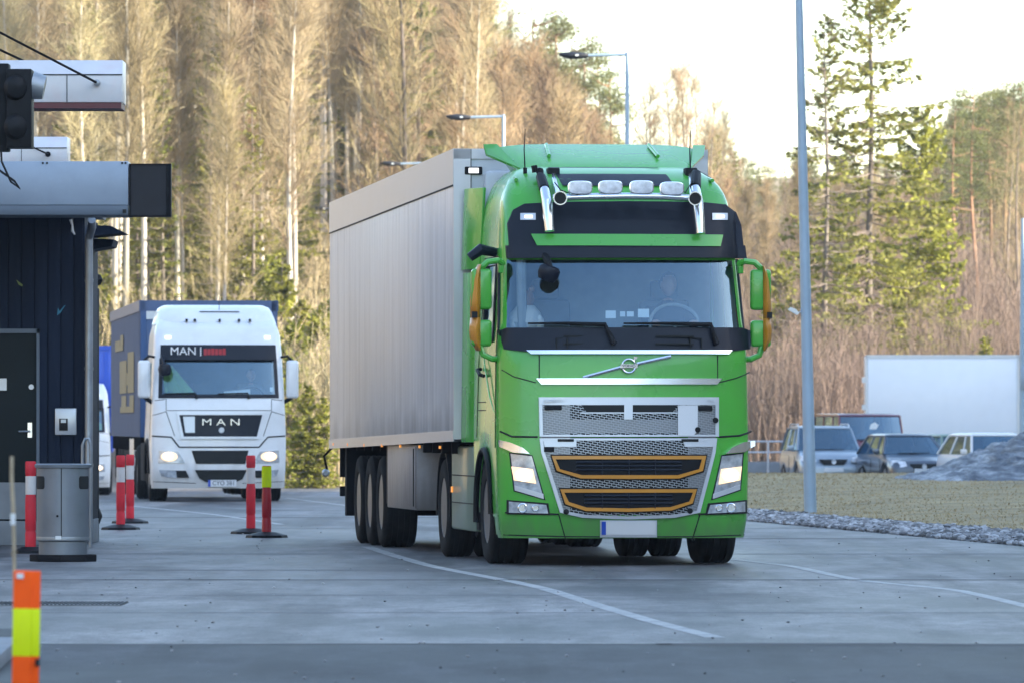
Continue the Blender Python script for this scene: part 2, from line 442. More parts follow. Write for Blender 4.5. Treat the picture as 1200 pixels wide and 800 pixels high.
# ---------------------------------------------------------------- measuring tool: picture row/column -> place on a truck's front
class Fit:
    def __init__(s, X0, Y0, rz, Z0=0.0): s.X0, s.Y0, s.rz, s.Z0 = X0, Y0, rz, Z0
    def plane(s, px, py, dy):
        k = (px - 600) / F; c, n = cos(s.rz), sin(s.rz)
        lx = (k * (s.Y0 + dy * c) - s.X0 + dy * n) / (c - k * n)
        d = s.Y0 + lx * n + dy * c
        return lx, CH + (HY - py) / F * d - s.Z0
    def side(s, px, x):
        """local y of the column px on the plane x = const"""
        k = (px - 600) / F; c, n = cos(s.rz), sin(s.rz)
        return (s.X0 + x * c - k * (s.Y0 + x * n)) / (k * c + n)
    def on(s, cab, px, py):
        dy = 0.1
        for _ in range(4):
            lx, lz = s.plane(px, py, dy); dy = cab.y(lx, lz)
        return lx, lz
    def poly(s, cab, pts): return [s.on(cab, *p) for p in pts]

# ================================================================ green tractor
GX, GY, GR = 1.13, 68.3, radians(7.0)
gt = thing('truck_tractor', 'green cab-over truck tractor with four roof lamps, twin horns and a silver mesh grille', 'truck', (GX, GY, 0), GR)
fg = Fit(GX, GY, GR)
gcab = Cab([(.2, 1.20), (.5, 1.235), (1.3, 1.245), (2.1, 1.235), (2.4, 1.205), (3.05, 1.175), (3.4, 1.15), (3.62, 1.12), (3.78, 1.05), (3.89, .94), (3.96, .80)],
           [(.2, .10), (.5, .02), (1.0, 0), (2.05, .08), (2.12, .10), (2.35, .16), (3.0, .40), (3.1, .42), (3.54, .58), (3.70, .70), (3.82, .92), (3.91, 1.22), (3.96, 1.6)],
           n=5, D=.36, bow=.10, back=2.30)
def garch(y):
    d = abs(y - 1.42)
    if d < .63: return .50 + sqrt(.63 ** 2 - d * d)
    return .30 if y < 1.42 else .55
zs = [.27, .34, .45, .6, .75, .9, 1.05, 1.2, 1.35, 1.5, 1.65, 1.8, 1.95, 2.08, 2.20, 2.28, 2.31, 2.45, 2.6, 2.75, 2.9, 2.99, 3.01, 3.1, 3.2, 3.3, 3.4, 3.5, 3.58, 3.66, 3.74, 3.80, 3.85, 3.89, 3.93, 3.945, 3.96]
gbody, gwin, gside, gside2 = gcab.shell(zs, garch, (.955, 2.30, 3.0), (.80, 1.62, 2.20, 2.95), 'green', gt)

def gp(name, pts, mat, off=.008, thick=.03, hole=None, step=.07, parent=gt):
    return gcab.panel(name, fg.poly(gcab, pts), mat, parent, off, thick, step, fg.poly(gcab, hole) if hole else None)

# windscreen surround and wiper panel
gp('wiper_panel', [(583, 388), (593, 384), (870, 384), (881, 388), (879, 409), (850, 412), (617, 412), (590, 409)], 'navy', .02, .05)
for (x0, x1, y0, y1) in ((660, 704, 393, 395), (660, 704, 402, 404), (768, 812, 393, 395), (768, 812, 402, 404)):
    a = fg.on(gcab, x0, y1); b = fg.on(gcab, x1, y0)
    o = MB(); o.bb(a[0], b[0], gcab.y(a[0], a[1]) - .032, gcab.y(a[0], a[1]) + .01, a[1], b[1]); o.build('air_slot', 'seam', gt)
for xx in (651, 808):
    o = MB()
    for (dx, y0, y1) in ((0, 396, 409), (13, 396, 409)):
        a = fg.on(gcab, xx + dx, y1); b = fg.on(gcab, xx + dx + 1, y0)
        o.bb(a[0], b[0], gcab.y(a[0], a[1]) - .026, gcab.y(a[0], a[1]), a[1], b[1])
    a = fg.on(gcab, xx, 397); b = fg.on(gcab, xx + 14, 396)
    o.bb(a[0], b[0], gcab.y(a[0], a[1]) - .026, gcab.y(a[0], a[1]), a[1], b[1]); o.build('panel_notch', 'seam', gt)
gp('chrome_strip', [(616, 410), (858, 410), (854, 414.5), (622, 414.5)], 'chrome', .035, .04)
gp('chrome_strip', [(628, 443), (846, 443), (840, 450), (634, 450)], 'chrome', .025, .04)
# seams
sm = MB()
for pts in ([(586, 452), (600, 461), (660, 467)], ):
    pass
def gl(pts, r=.006, off=.0): gcab.line(sm, fg.poly(gcab, pts), r, off)
gl([(632, 416), (632, 443)]); gl([(841, 416), (841, 443)])
gl([(588, 433), (602, 441), (628, 448)]); gl([(878, 436), (862, 443), (842, 448)])
gl([(586, 505), (600, 511), (630, 511.5)], .010); gl([(842, 511.5), (866, 510), (880, 505)], .010)
gl([(655, 603), (663, 632)]); gl([(820, 603), (811, 632)])
gl([(590, 626), (660, 628), (736, 628.5), (812, 628), (872, 626)], .006)
gl([(592, 600), (655, 602)], .008); gl([(818, 602), (874, 599)], .008)
# side seams, door outline
for s_ in (-1, 1):
    X = lambda z: s_ * (gcab.W(z) + .001)
    sm.tube([(X(1.2), 2.02, 1.25), (X(2), 1.9, 2.0), (X(3), 1.82, 3.02)], .006, 5)
    sm.tube([(X(1.35), .48, 1.15), (X(2), .50, 2.0), (X(2.3), .55, 2.3)], .006, 5)
    sm.tube([(X(3.05), .8, 3.03), (X(3.05), 1.9, 3.03)], .006, 5)
    sm.tube([(X(1.6), 1.3, 1.6), (X(1.6), 1.9, 1.6)], .006, 5)
    sm.tube([(X(1.52), 1.3, 1.52), (X(1.52), 1.9, 1.52)], .006, 5)
sm.build('panel_seam', 'seam', gt)
for s_ in (-1, 1):
    m = MB(); m.tube([(s_ * 1.25, .52, 1.50), (s_ * 1.262, .8, 1.66), (s_ * 1.262, 1.2, 1.95), (s_ * 1.24, 1.55, 2.17)], [.004, .008, .007, .004], 6)
    m.build('door_crease', 'green', gt)
    m = MB(); m.tube([(s_ * 1.25, 1.35, 1.86), (s_ * 1.29, 1.38, 1.87), (s_ * 1.29, 1.6, 1.92), (s_ * 1.25, 1.63, 1.93)], .018, 8)
    m.build('door_handle', 'black', gt)
    # window trim of the side window
    X = lambda z: s_ * (gcab.W(z) + .004)
    m = MB(); m.tube([(X(2.2), .80, 2.2), (X(2.95), .86, 2.95), (X(2.95), 1.62, 2.95), (X(2.2), 1.62, 2.2), (X(2.2), .80, 2.2)], .016, 6); m.build('window_trim', 'navy', gt)
    # wheel arch lip
    m = MB(); m.tube([(s_ * 1.25, 1.42 + .63 * cos(a), .50 + .63 * sin(a)) for a in [pi * k / 20 for k in range(-1, 21)]], .03, 8); m.build('wheel_arch_trim', 'black', gt)
    # door window dark pillar at windscreen side
    m = MB(); m.tube([(s_ * 1.208, .46, 2.30), (s_ * 1.18, .70, 3.0)], .02, 6); m.build('pillar_trim', 'navy', gt)

# visor and roof front
vis = [(597, 303), (594, 262), (601, 246), (614, 239), (650, 237), (736, 236), (820, 237), (850, 240), (862, 249), (868, 264), (872, 303)]
gp('sun_visor', vis, 'navy', .045, .10)
gp('visor_lip', [(593, 303), (592, 288), (872, 288), (874, 303)], 'navy', .075, .10)
gp('visor_stripe', [(621, 274.5), (846, 275.5), (843, 289), (628, 288)], 'green', .09, .03)
gcab.panel('roof_hatch_panel', [(-.60, 3.935), (.50, 3.935), (.58, 3.73), (-.54, 3.73)], 'navy', gt, .02, .04, .1)
for xx in (618, 843):
    gp('marker_lamp_housing', [(xx - 9, 250), (xx + 9, 250), (xx + 9, 258), (xx - 9, 258)], 'silver', .055, .03)
    gp('marker_lamp', [(xx - 4, 252.5), (xx + 5, 252.5), (xx + 5, 255.5), (xx - 4, 255.5)], 'marker', .066, .03)
m = MB()
for s_ in (-1, 1):
    m.tube([(s_ * .98, .95, 3.79), (s_ * .95, 1.6, 3.86), (s_ * .93, 2.2, 3.87)], .02, 6)
m.build('roof_rail', 'green', gt)

# grille ------------------------------------------------------------
def ol(pts): return pts
up = [(631, 465), (842, 465), (842, 511), (632, 511)]
lowo = [(632, 513), (840, 513), (838, 530), (820, 600), (790, 606), (736, 608), (682, 606), (656, 600), (634, 530)]
gp('grille_backing', [(668, 474), (806, 474), (806, 511), (668, 511)], 'black', .004, .003)
gp('grille_backing', [(668, 512), (806, 512), (806, 603), (668, 603)], 'black', .004, .003)
gp('grille_backing', [(633, 474), (668, 474), (668, 600), (656, 600), (634, 530)], 'galv_dark', .004, .003)
gp('grille_backing', [(806, 474), (841, 474), (838, 530), (820, 600), (806, 602)], 'galv_dark', .004, .003)
gp('grille_backing', [(668, 491), (806, 491), (806, 507), (668, 507)], 'galv_dark', .0055, .002)
gp('grille_mesh', [(633, 466), (841, 466), (841, 510.5), (634, 510.5)], 'grille_mesh', .022, .003)
gp('grille_mesh', lowo, 'grille_mesh', .022, .003)
gp('grille_surround', up, 'silver', .03, .04, hole=[(635, 474), (838, 474), (838, 509), (636, 509)])
gp('grille_surround', lowo, 'silver', .03, .04, hole=[(636, 515.5), (836, 515.5), (834, 530), (816, 598), (788, 602.5), (736, 604.5), (684, 602.5), (660, 598), (638, 530)])
for a, b in ((681, 731), (741, 794)):
    gp('grille_slot', [(a, 474), (b, 474), (b - (6 if b > 760 else 0), 482.5), (a + (6 if a < 700 else 0), 482.5)], 'seam', .030, .02)
    gp('slot_trim', [(a - 1, 482.6), (b + 1, 482.6), (b + 1, 484), (a - 1, 484)], 'silver', .034, .02)
gp('grille_divider', [(731, 474), (741, 474), (741, 491), (731, 491)], 'silver', .030, .02)
gp('grille_patch_plate', [(794, 474.5), (817, 474.5), (817, 504), (812, 510), (794, 510)], 'plate', .036, .02)
mk = MB()
for (x0, x1, y0, y1) in ((638, 658, 474, 480), (818, 834, 475, 481), (637, 649, 523, 529)):
    a = fg.on(gcab, x0, y1); b = fg.on(gcab, x1, y0)
    mk = MB(); mk.bb(a[0], b[0], gcab.y((a[0]+b[0])/2, a[1]) - .034, gcab.y((a[0]+b[0])/2, a[1]) + .01, a[1], b[1]); mk.build('grille_fitting', 'black', gt, bevel=.004)
for (px, py) in ((663, 599), (808, 598), (817, 503), (838, 492)):
    a = fg.on(gcab, px, py); y = gcab.y(*a); mk = MB(); mk.cyl((a[0], y - .045, a[1]), (a[0], y, a[1]), .028, n=12); mk.build('grille_fitting', 'black', gt, bevel=.004)
for x0, x1, i0, i1 in ((634, 675, 653, 672), (798, 838, 798, 818)):
    gp('step_recess', [(x0 + 2, 513.5), (x1, 513.5), (x1, 523), (x0 + 4, 523)], 'silver', .028, .02)
    gp('step_gap', [(i0, 513.8), (i1, 513.8), (i1, 517), (i0, 517)], 'seam', .034, .02)
def slot_frame(outer, inner, bars, vb):
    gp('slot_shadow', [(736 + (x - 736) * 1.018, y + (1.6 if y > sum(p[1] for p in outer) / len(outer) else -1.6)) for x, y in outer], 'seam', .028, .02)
    fr = gp('slot_frame', outer, 'orange', .045, .03, hole=inner)
    gp('slot_back', inner, 'black', .030, .01)
    b = MB()
    for yy in bars:
        pts = fg.poly(gcab, [(inner[0][0] + 24, yy), (inner[1][0] - 24, yy)])
        gcab.line(b, pts, .011, .036, 6)
    for xx in vb:
        pts = fg.poly(gcab, [(xx, inner[0][1]), (xx, max(p[1] for p in inner))])
        gcab.line(b, pts, .008, .040, 6)
    b.build('slot_bars', 'navy', fr)
slot_frame([(646, 533.5), (827, 533.5), (823, 551), (795, 560), (736, 560.5), (680, 560), (652, 551)],
           [(650.5, 537.5), (822, 537.5), (818.5, 549), (794, 556), (736, 556), (681, 556), (655.5, 549)], (541, 545.5, 550), (705, 736, 767))
slot_frame([(656, 572.5), (816, 572.5), (811, 589), (786, 597.5), (736, 599), (686, 598), (662, 590)],
           [(660.5, 576.5), (811.5, 576.5), (807, 587), (785, 593.5), (736, 595), (687, 594), (666, 587.5)], (580, 584.5, 589), (705, 736, 767))
# brand bar, badge
br = MB(); gcab.line(br, fg.poly(gcab, [(683, 442), (727, 430)]), .016, .012, 6); gcab.line(br, fg.poly(gcab, [(746, 426), (786, 417)]), .016, .012, 6)
br.build('diagonal_bar', 'chrome', gt)
c = fg.on(gcab, 736.5, 428.5); cy = gcab.y(*c) - .025
em = MB()
for k in range(1):
    n = 40; R, r = .066, .011
    em.add([(c[0] + (R + r * cos(2 * pi * j / 8)) * cos(2 * pi * i / n), cy + r * sin(2 * pi * j / 8), c[1] + (R + r * cos(2 * pi * j / 8)) * sin(2 * pi * i / n)) for i in range(n) for j in range(8)],
           [(i * 8 + j, i * 8 + (j + 1) % 8, ((i + 1) % n) * 8 + (j + 1) % 8, ((i + 1) % n) * 8 + j) for i in range(n) for j in range(8)])
em.prism([(c[0] - .085, c[1] - .018), (c[0] + .085, c[1] - .018), (c[0] + .085, c[1] + .018), (c[0] - .085, c[1] + .018)], cy - .012, cy + .005)
em.prism([(c[0] + .045, c[1] + .06), (c[0] + .055, c[1] + .045), (c[0] + .09, c[1] + .088), (c[0] + .05, c[1] + .092)], cy - .008, cy + .006)
emb = em.build('emblem', 'chrome', gt)
text_obj('emblem_lettering', 'VOLVO', .034, 'ink', emb, (c[0], cy - .014, c[1]), ext=.001, sx=1.15, bold=.0008)
a = fg.on(gcab, 655, 469.5); text_obj('grille_lettering', 'GLOBETROTTER', .042, 'silver', gt, (a[0], gcab.y(*a) - .033, a[1]), ext=.004, sx=1.0)
a = fg.on(gcab, 832, 469.5); text_obj('grille_lettering', 'FH', .045, 'silver', gt, (a[0], gcab.y(*a) - .034, a[1]), ext=.004, sx=1.2)

# head lamps ----------------------------------------------------------
def headlamp(px, core, brow, fog, foglens):
    hb = gp('headlight', px, 'lampglass', .012, .03)
    cx = sum(p[0] for p in px) / 4; cyy = sum(p[1] for p in px) / 4
    big = [(cx + (x - cx) * 1.10, cyy + (y - cyy) * 1.06) for x, y in px]
    gp('headlight_rim', big, 'navy', .006, .02)
    gp('bulb', core, 'beam', .022, .01, parent=hb)
    bx = sum(p[0] for p in core) / 4; by = sum(p[1] for p in core) / 4
    gp('bulb_core', [(bx + 9.5 * cos(a), by + 7 * sin(a)) for a in [2 * pi * k / 14 for k in range(14)]], 'beam_core', .028, .01, parent=hb)
    gp('daylight_strip', [px[3], px[2], (px[2][0] * .96 + px[1][0] * .04, px[2][1] - 6), (px[3][0] * .96 + px[0][0] * .04, px[3][1] - 6)], 'silver', .02, .01, parent=hb)
    gp('headlight_brow', brow, 'chrome', .05, .05)
    gp('fog_lamp_rim', [(fog[0][0] - 2.5, fog[0][1] - 2), (fog[1][0] + 2.5, fog[1][1] - 2), (fog[2][0] + 2.5, fog[2][1] + 2), (fog[3][0] - 2.5, fog[3][1] + 2)], 'seam', .008, .02)
    fb = gp('fog_lamp', fog, 'lampglass', .02, .02)
    for (u, r) in foglens:
        q = fg.on(gcab, u, sum(p[1] for p in fog) / 4); y = gcab.y(*q)
        mm = MB(); mm.lathe([(r, 0), (r, -.012), (r * .8, -.018), (r * .7, -.006)], (q[0], y - .02, q[1]), 'Y', 20); mm.build('fog_lens', 'chrome', fb)
headlamp([(598, 531), (623, 534), (637, 584), (603, 574)], [(599, 546), (624, 549), (628, 566), (602, 562)],
         [(583, 515), (596, 517.5), (612, 524), (620, 531), (600, 529.5), (584, 523)],
         [(596, 587), (640, 591), (642, 601), (596, 600)], ((612, .05), (627, .035)))
headlamp([(846, 534), (870, 531), (867, 573), (835, 584)], [(845, 549), (869, 546), (867, 562), (842, 567)],
         [(884, 516), (871, 517.5), (857, 524), (850, 531), (872, 529), (884, 522)],
         [(832, 591), (873, 587), (873, 599), (829, 601)], ((856, .05), (842, .035)))
# number plate
pl = gp('number_plate', [(704.5, 610.5), (768, 610.5), (768, 626), (704.5, 626)], 'plate', .03, .02)
gp('plate_band', [(704.5, 610.5), (709.5, 610.5), (709.5, 626), (704.5, 626)], 'plate_blue', .034, .01, parent=pl)
gp('plate_holder', [(703, 609), (769.5, 609), (769.5, 629), (703, 629)], 'silver', .022, .02, parent=pl)
# wipers
wp = MB()
for a, b, c_ in (((618, 379), (708, 380.5), (719, 403)), ((730, 379), (832, 380.5), (839, 403))):
    A, B, C_ = [fg.on(gcab, *q) for q in (a, b, c_)]
    P = [(A[0], gcab.y(*A) - .045, A[1]), ((A[0] + B[0]) / 2, gcab.y((A[0] + B[0]) / 2, A[1]) - .05, A[1]), (B[0], gcab.y(*B) - .06, B[1]), (C_[0], gcab.y(*C_) - .05, C_[1])]
    wpm = MB(); wpm.tube(P, [.009, .016, .024, .03], 8); wpm.build('wiper', 'black', gt)
# windscreen stickers
for (x0, x1, y0, y1) in ((710, 722, 364, 373), (727, 733, 365, 371), (735, 743, 365, 371), (748, 761, 362, 372)):
    gp('sticker', [(x0, y0), (x1, y0), (x1, y1), (x0, y1)], 'paper', -.02, .004)
# kerb mirror
m = MB()
A = fg.on(gcab, 640, 306); y = gcab.y(*A)
m.tube([(A[0] - .02, y - .02, A[1] + .06), (A[0], y - .16, A[1] - .02), (A[0] + .02, y - .18, A[1] - .10)], .035, 8)
mm = m.build('kerb_mirror_arm', 'black', gt)
m = MB(); m.lathe([(.02, -.12), (.09, -.11), (.115, -.03), (.115, .06), (.09, .10)], (0, 0, 0), 'Z', 20)
q = m.build('kerb_mirror', 'navy', gt, loc=(A[0] + .0, y - .2, A[1] - .12)); q.scale = (.92, .7, .68); q.rotation_euler = (.2, .35, 0)

# light bar, lamps, horns ---------------------------------------------
LB = .42
def gq(px, py, dy): a, b = fg.plane(px, py, dy); return Vector((a, dy, b))
m = MB(); m.tube([gq(648, 232, .34), gq(690, 230.5, .30), gq(736, 230, .29), gq(780, 230.5, .30), gq(820, 233, .34)], .034, 12); m.build('lamp_bar', 'chrome', gt)
for P in ([gq(634, 208, .78), gq(638, 222, .55), gq(641, 236, .42), gq(644, 271, .36)], [gq(816, 205, .78), gq(815, 220, .55), gq(818, 238, .42), gq(821, 274, .36)]):
    m = MB(); m.tube(P[1:], [.045, .055, .05], 12); m.build('lamp_bar_leg', 'chrome', gt)
    m = MB(); m.tube([P[0] + Vector((0, .10, .02)), P[0], P[1]], [.035, .05, .055], 10); m.build('lamp_bar_bracket', 'black', gt)
m = MB()
for xx, yy in ((680, 220), (715.5, 219.5), (752, 219.5), (787.5, 221)):
    p = gq(xx, yy, .27)
    h = MB(); out_ = []
    for k in range(28):
        a = 2 * pi * k / 28; ca, sa = cos(a), sin(a)
        out_.append((math.copysign(abs(ca) ** .55, ca) * .122, math.copysign(abs(sa) ** .6, sa) * .066))
    rows = []
    for sc, yy_ in ((.90, -.002), (1.0, .0), (1.0, .03), (.8, .09), (.4, .12)):
        rows.append([(p.x + u * sc, p.y + yy_, p.z + v * sc) for u, v in out_])
    n = 28; vs = [q for r in rows for q in r]
    h.add(vs, [(i * n + k, i * n + (k + 1) % n, (i + 1) * n + (k + 1) % n, (i + 1) * n + k) for i in range(4) for k in range(n)] + [tuple(4 * n + k for k in range(n))])
    ho = h.build('roof_lamp', 'chrome', gt)
    l = MB(); l.add([(p.x + u * .9, p.y - .004 - .012 * (1 - (k % 2) * 0), p.z + v * .9) for k, (u, v) in enumerate(out_)] + [(p.x, p.y - .022, p.z)], [(k, (k + 1) % n, n) for k in range(n)])
    l.build('lens', 'lampwhite', ho)
    l = MB(); l.box(p.x, p.y + .04, p.z - .085, .075, .05, .045); l.build('lamp_bracket', 'black', ho, bevel=.006)
for A, B in ((gq(648, 203, 1.15), gq(655.5, 232.5, .30)), (gq(809, 203, 1.15), gq(813.5, 233, .30))):
    C_ = B + Vector((0, .10, .02)); E_ = B + Vector((0, -.06, 0))
    m = MB(); m.tube([A, A.lerp(C_, .5), A.lerp(C_, .85), C_, B, E_, E_ + Vector((0, -.012, 0))], [.022, .026, .034, .040, .052, .068, .070], 18)
    ho = m.build('horn', 'chrome', gt)
    b_ = MB(); b_.box(A.x, A.y, A.z, .12, .16, .10); b_.build('horn_mount', 'black', ho, bevel=.012)
    b_ = MB(); b_.lathe([(.058, -.076), (.058, -.068)], (B.x, B.y, B.z), 'Y', 18); b_.build('horn_throat', 'seam', ho)
for x_ in (-.86, .80):
    m = MB(); m.tube([(x_, 1.2, 3.86), (x_ - .01, 1.2, 4.1), (x_ + .0, 1.2, 4.30)], [.008, .006, .004], 6)
    m.cyl((x_, 1.2, 3.80), (x_, 1.2, 3.92), .02); m.build('aerial', 'black', gt)
m = MB(); p = gq(633, 200, .95)
m.tube([p + Vector((0, .1, .0)), p, p + Vector((.0, -.02, -.1))], .035, 8); m.tube([p + Vector((-.06, 0, .05)), p + Vector((-.05, 0, -.02))], .03, 8); m.build('beacon_socket', 'black', gt)
m = MB(); m.tube([gq(650, 214, .4), gq(657, 223, .31), gq(668, 227, .30)], .006, 5); m.tube([gq(790, 217, .3), gq(803, 226, .31), gq(812, 212, .6)], .006, 5); m.build('cable', 'black', gt)

# roof deflector -------------------------------------------------------
m = MB(); rows = []
for k in range(15):
    u = k / 14; y_ = 1.35 + .95 * u
    hw = .80 + .22 * u
    zt = 3.90 + .30 * (u ** .8)
    row = []
    for j in range(25):
        t = -1 + 2 * j / 24
        row.append(Vector((hw * t, y_ + .10 * t * t, zt - .10 * abs(t) ** 6 * (1 - u * .6))))
    rows.append(row)
m.grid(rows)
m.add([(-.80, 1.40, 3.85), (-.83, 2.3, 3.86), (.80, 1.40, 3.85), (.83, 2.3, 3.86)] + [tuple(rows[0][0]), tuple(rows[-1][0]), tuple(rows[0][-1]), tuple(rows[-1][-1])], [(0, 1, 5, 4), (2, 3, 7, 6)])
# outer wings reaching over the sides
wingL = [Vector((-.86, 1.6, 3.93)), Vector((-1.0, 2.38, 4.20)), Vector((-1.13, 2.42, 4.20)), Vector((-1.11, 2.36, 4.10)), Vector((-.90, 1.75, 3.96))]
for sg in (-1, 1):
    P = [Vector((v.x, v.y, v.z)) for v in wingL]
    if sg == 1: P = [Vector((-v.x, v.y, v.z)) for v in wingL]
    Q = [p + Vector((0, .03, -.02)) for p in P]
    m.add(P + Q, [(0, 1, 2, 3, 4), (9, 8, 7, 6, 5)] + [(i, (i + 1) % 5, (i + 1) % 5 + 5, i + 5) for i in range(5)])
m.build('roof_deflector', 'green', gt)
m = MB(); m.tube([(-.55, 1.75, 4.06), (-.52, 2.2, 4.19)], .02, 8); m.tube([(.55, 1.75, 4.06), (.52, 2.2, 4.19)], .02, 8); m.build('deflector_rib', 'green', gt)
m = MB(); m.tube([(.75, 2.25, 3.93), (1.0, 2.3, 3.93), (1.16, 2.3, 3.84), (1.2, 2.3, 3.66)], .035, 8); m.build('deflector_seal', 'black', gt)
# side extenders, flared outwards behind the cab
for sg in (-1, 1):
    for (z0, z1, y1a, y1b) in ((2.94, 3.76, 2.84, 2.74), (1.20, 2.91, 2.86, 2.84)):
        A = [(sg * 1.19, 2.28, z0), (sg * 1.31, y1a, z0), (sg * 1.29, y1b, z1), (sg * 1.15 if z1 > 3.5 else sg * 1.19, 2.28, z1)]
        B = [(x - sg * .03, y + .01, z) for x, y, z in A]
        m = MB(); m.add(A + B, [(0, 1, 2, 3), (7, 6, 5, 4)] + [(k, (k + 1) % 4, (k + 1) % 4 + 4, k + 4) for k in range(4)])
        m.build('side_deflector', 'green', gt, bevel=.006)
# door mirrors ---------------------------------------------------------
def mirror(sg, arm_mat='green'):
    # housings
    r = MB()
    X1, X2 = sg * 1.46, sg * 1.385
    y0 = .42
    def shell_(z0, z1, name):
        mm = MB(); w = .15
        mm.box(sg * 1.385, y0 + .05, (z0 + z1) / 2, .20, .13, z1 - z0)
        return mm.build(name, 'green', hs, bevel=.035, seg=3)
    hs = MB()
    # curved orange cover on the outer / front side with a gap between two lobes
    rows = []
    zt, zb_ = 3.02, 2.12
    prof = [(2.94, .02), (2.88, .06), (2.78, .085), (2.58, .10), (2.42, .10), (2.3, .11), (2.2, .10), (2.10, .04)]
    for z, d in prof:
        rows.append([Vector((sg * (1.385 + .02), y0 - .02, z)), Vector((sg * (1.385 + d * .55), y0 - .05, z)), Vector((sg * (1.385 + d * .9), y0 + .0, z)), Vector((sg * (1.385 + d), y0 + .08, z)), Vector((sg * (1.385 + d * .9), y0 + .15, z))])
    cv = MB(); cv.grid(rows[:5]); a_ = [[(p[0], p[1], p[2]) for p in r_] for r_ in rows[4:]]
    cv.grid(rows[4:])
    hs = cv.build('door_mirror', 'orange', gt)
    md = hs.modifiers.new('thick', 'SOLIDIFY'); md.thickness = .012; md.offset = 0
    shell_(2.50, 2.90, 'mirror_housing'); shell_(2.14, 2.40, 'mirror_housing')
    g = MB(); g.box(sg * 1.46, y0 - .03, 2.45, .05, .06, .06); g.build('mirror_gap', 'seam', hs)
    a = MB(); a.tube([(sg * 1.17, .48, 2.95), (sg * 1.22, .42, 2.98), (sg * 1.32, .43, 2.97), (sg * 1.41, .45, 2.89)], [.03, .03, .03, .03], 8); a.build('mirror_arm', arm_mat, hs)
    a = MB(); a.tube([(sg * 1.21, .45, 2.02), (sg * 1.28, .42, 2.02), (sg * 1.37, .44, 2.06), (sg * 1.40, .45, 2.16)], [.03, .03, .03, .035], 8); a.build('mirror_arm', arm_mat, hs)
    a = MB(); a.box(sg * 1.19, .50, 2.93, .05, .10, .14); a.build('mirror_foot', arm_mat, hs, bevel=.01)
mirror(-1); mirror(1)
# kerb side wide mirror above the left door
m = MB(); m.tube([(-1.18, .95, 3.07), (-1.34, .9, 3.10), (-1.45, .9, 3.02)], [.045, .06, .045], 10); m.build('wide_mirror', 'navy', gt)

# interior --------------------------------------------------------------
m = MB(); m.bb(-1.12, 1.12, .42, .80, 1.5, 2.26); m.prism([(.80, 2.26), (.42, 2.30), (.42, 2.2), (.80, 2.1)], -1.1, 1.1, 'X'); m.build('dashboard', 'interior', gt, bevel=.02)
m = MB(); m.bb(-1.13, 1.13, 2.12, 2.18, 1.5, 3.5); m.build('cab_rear_wall', 'interior_lt', gt)
m = MB(); m.bb(-1.1, 1.1, .8, 2.15, 1.45, 1.5); m.bb(-1.05, 1.05, .75, 1.3, 3.02, 3.10); m.build('cab_floor', 'interior', gt)
for xx in (-.60, .60):
    m = MB(); m.bb(xx - .26, xx + .26, 1.15, 1.65, 1.85, 2.0); m.bb(xx - .25, xx + .25, 1.62, 1.76, 1.95, 2.62); m.bb(xx - .14, xx + .14, 1.64, 1.74, 2.62, 2.82); m.build('seat', 'interior', gt, bevel=.04)
m = MB(); m.tube([(-.98, .46, 2.3), (-.98, .56, 3.0)], .05, 8); m.build('curtain', 'interior_lt', gt)
m = MB()
R_, cx_, cy_, cz_ = .25, .60, .92, 2.36
tl = radians(35)
P = [(cx_ + R_ * cos(a), cy_ + R_ * sin(a) * sin(tl), cz_ + R_ * sin(a) * cos(tl)) for a in [2 * pi * k / 32 for k in range(33)]]
m.tube(P, .018, 8, cap=False)
for a in (0, pi, 3 * pi / 2): m.tube([(cx_, cy_ + .02, cz_), (cx_ + R_ * cos(a), cy_ + R_ * sin(a) * sin(tl), cz_ + R_ * sin(a) * cos(tl))], .018, 6)
m.build('steering_wheel', 'interior_lt', gt)

# lower side: skirts, chassis, tank --------------------------------------
for sg in (-1, 1):
    m = MB(); m.bb(sg * 1.00, sg * 1.235, 2.25, 4.35, .30, 1.16)
    sk = m.build('side_skirt', 'green_dull', gt, bevel=.03)
    l = MB()
    for zz in (.58, .86): l.tube([(sg * 1.239, 2.3, zz), (sg * 1.239, 4.3, zz)], .006, 5)
    for yy in (): l.tube([(sg * 1.239, yy, .32), (sg * 1.239, yy, 1.14)], .005, 5)
    l.build('skirt_seam', 'seam', sk)
    l = MB(); l.bb(sg * 1.236, sg * 1.25, 4.2, 4.28, .68, .74); l.build('side_marker', 'amber', sk)
    st = MB(); st.bb(sg * .95, sg * 1.22, 2.06, 2.26, .32, .50); st.bb(sg * .98, sg * 1.22, 2.08, 2.26, .70, .80); st.build('cab_step', 'black', gt, bevel=.01)
    # rear mudguard
    mg = MB(); R_ = .60
    for k in range(14):
        a0 = pi * (k - .5) / 13; a1 = pi * (k + .5) / 13
        pts = [(5.1 + R_ * cos(a0), .5 + R_ * sin(a0)), (5.1 + R_ * cos(a1), .5 + R_ * sin(a1)), (5.1 + (R_ + .03) * cos(a1), .5 + (R_ + .03) * sin(a1)), (5.1 + (R_ + .03) * cos(a0), .5 + (R_ + .03) * sin(a0))]
        mg.prism(pts, sg * .62, sg * 1.24, 'X')
    mg.build('mudguard', 'black', gt)
m = MB()
for sg in (-1, 1): m.bb(sg * .38, sg * .46, .6, 6.0, .70, .98)
m.bb(-.9, .9, .25, .6, .42, .7); m.bb(-.55, .55, .9, 2.0, .5, .95); m.cyl((-1.0, 1.42, .5), (1.0, 1.42, .5), .07); m.cyl((-1.0, 5.1, .5), (1.0, 5.1, .5), .12); m.bb(-.25, .25, 4.85, 5.35, .35, .75)
m.lathe([(.1, 0), (.5, .02), (.5, .10), (.2, .12)], (0, 4.6, 1.02), 'Z', 24)
m.build('chassis', 'chassis', gt)
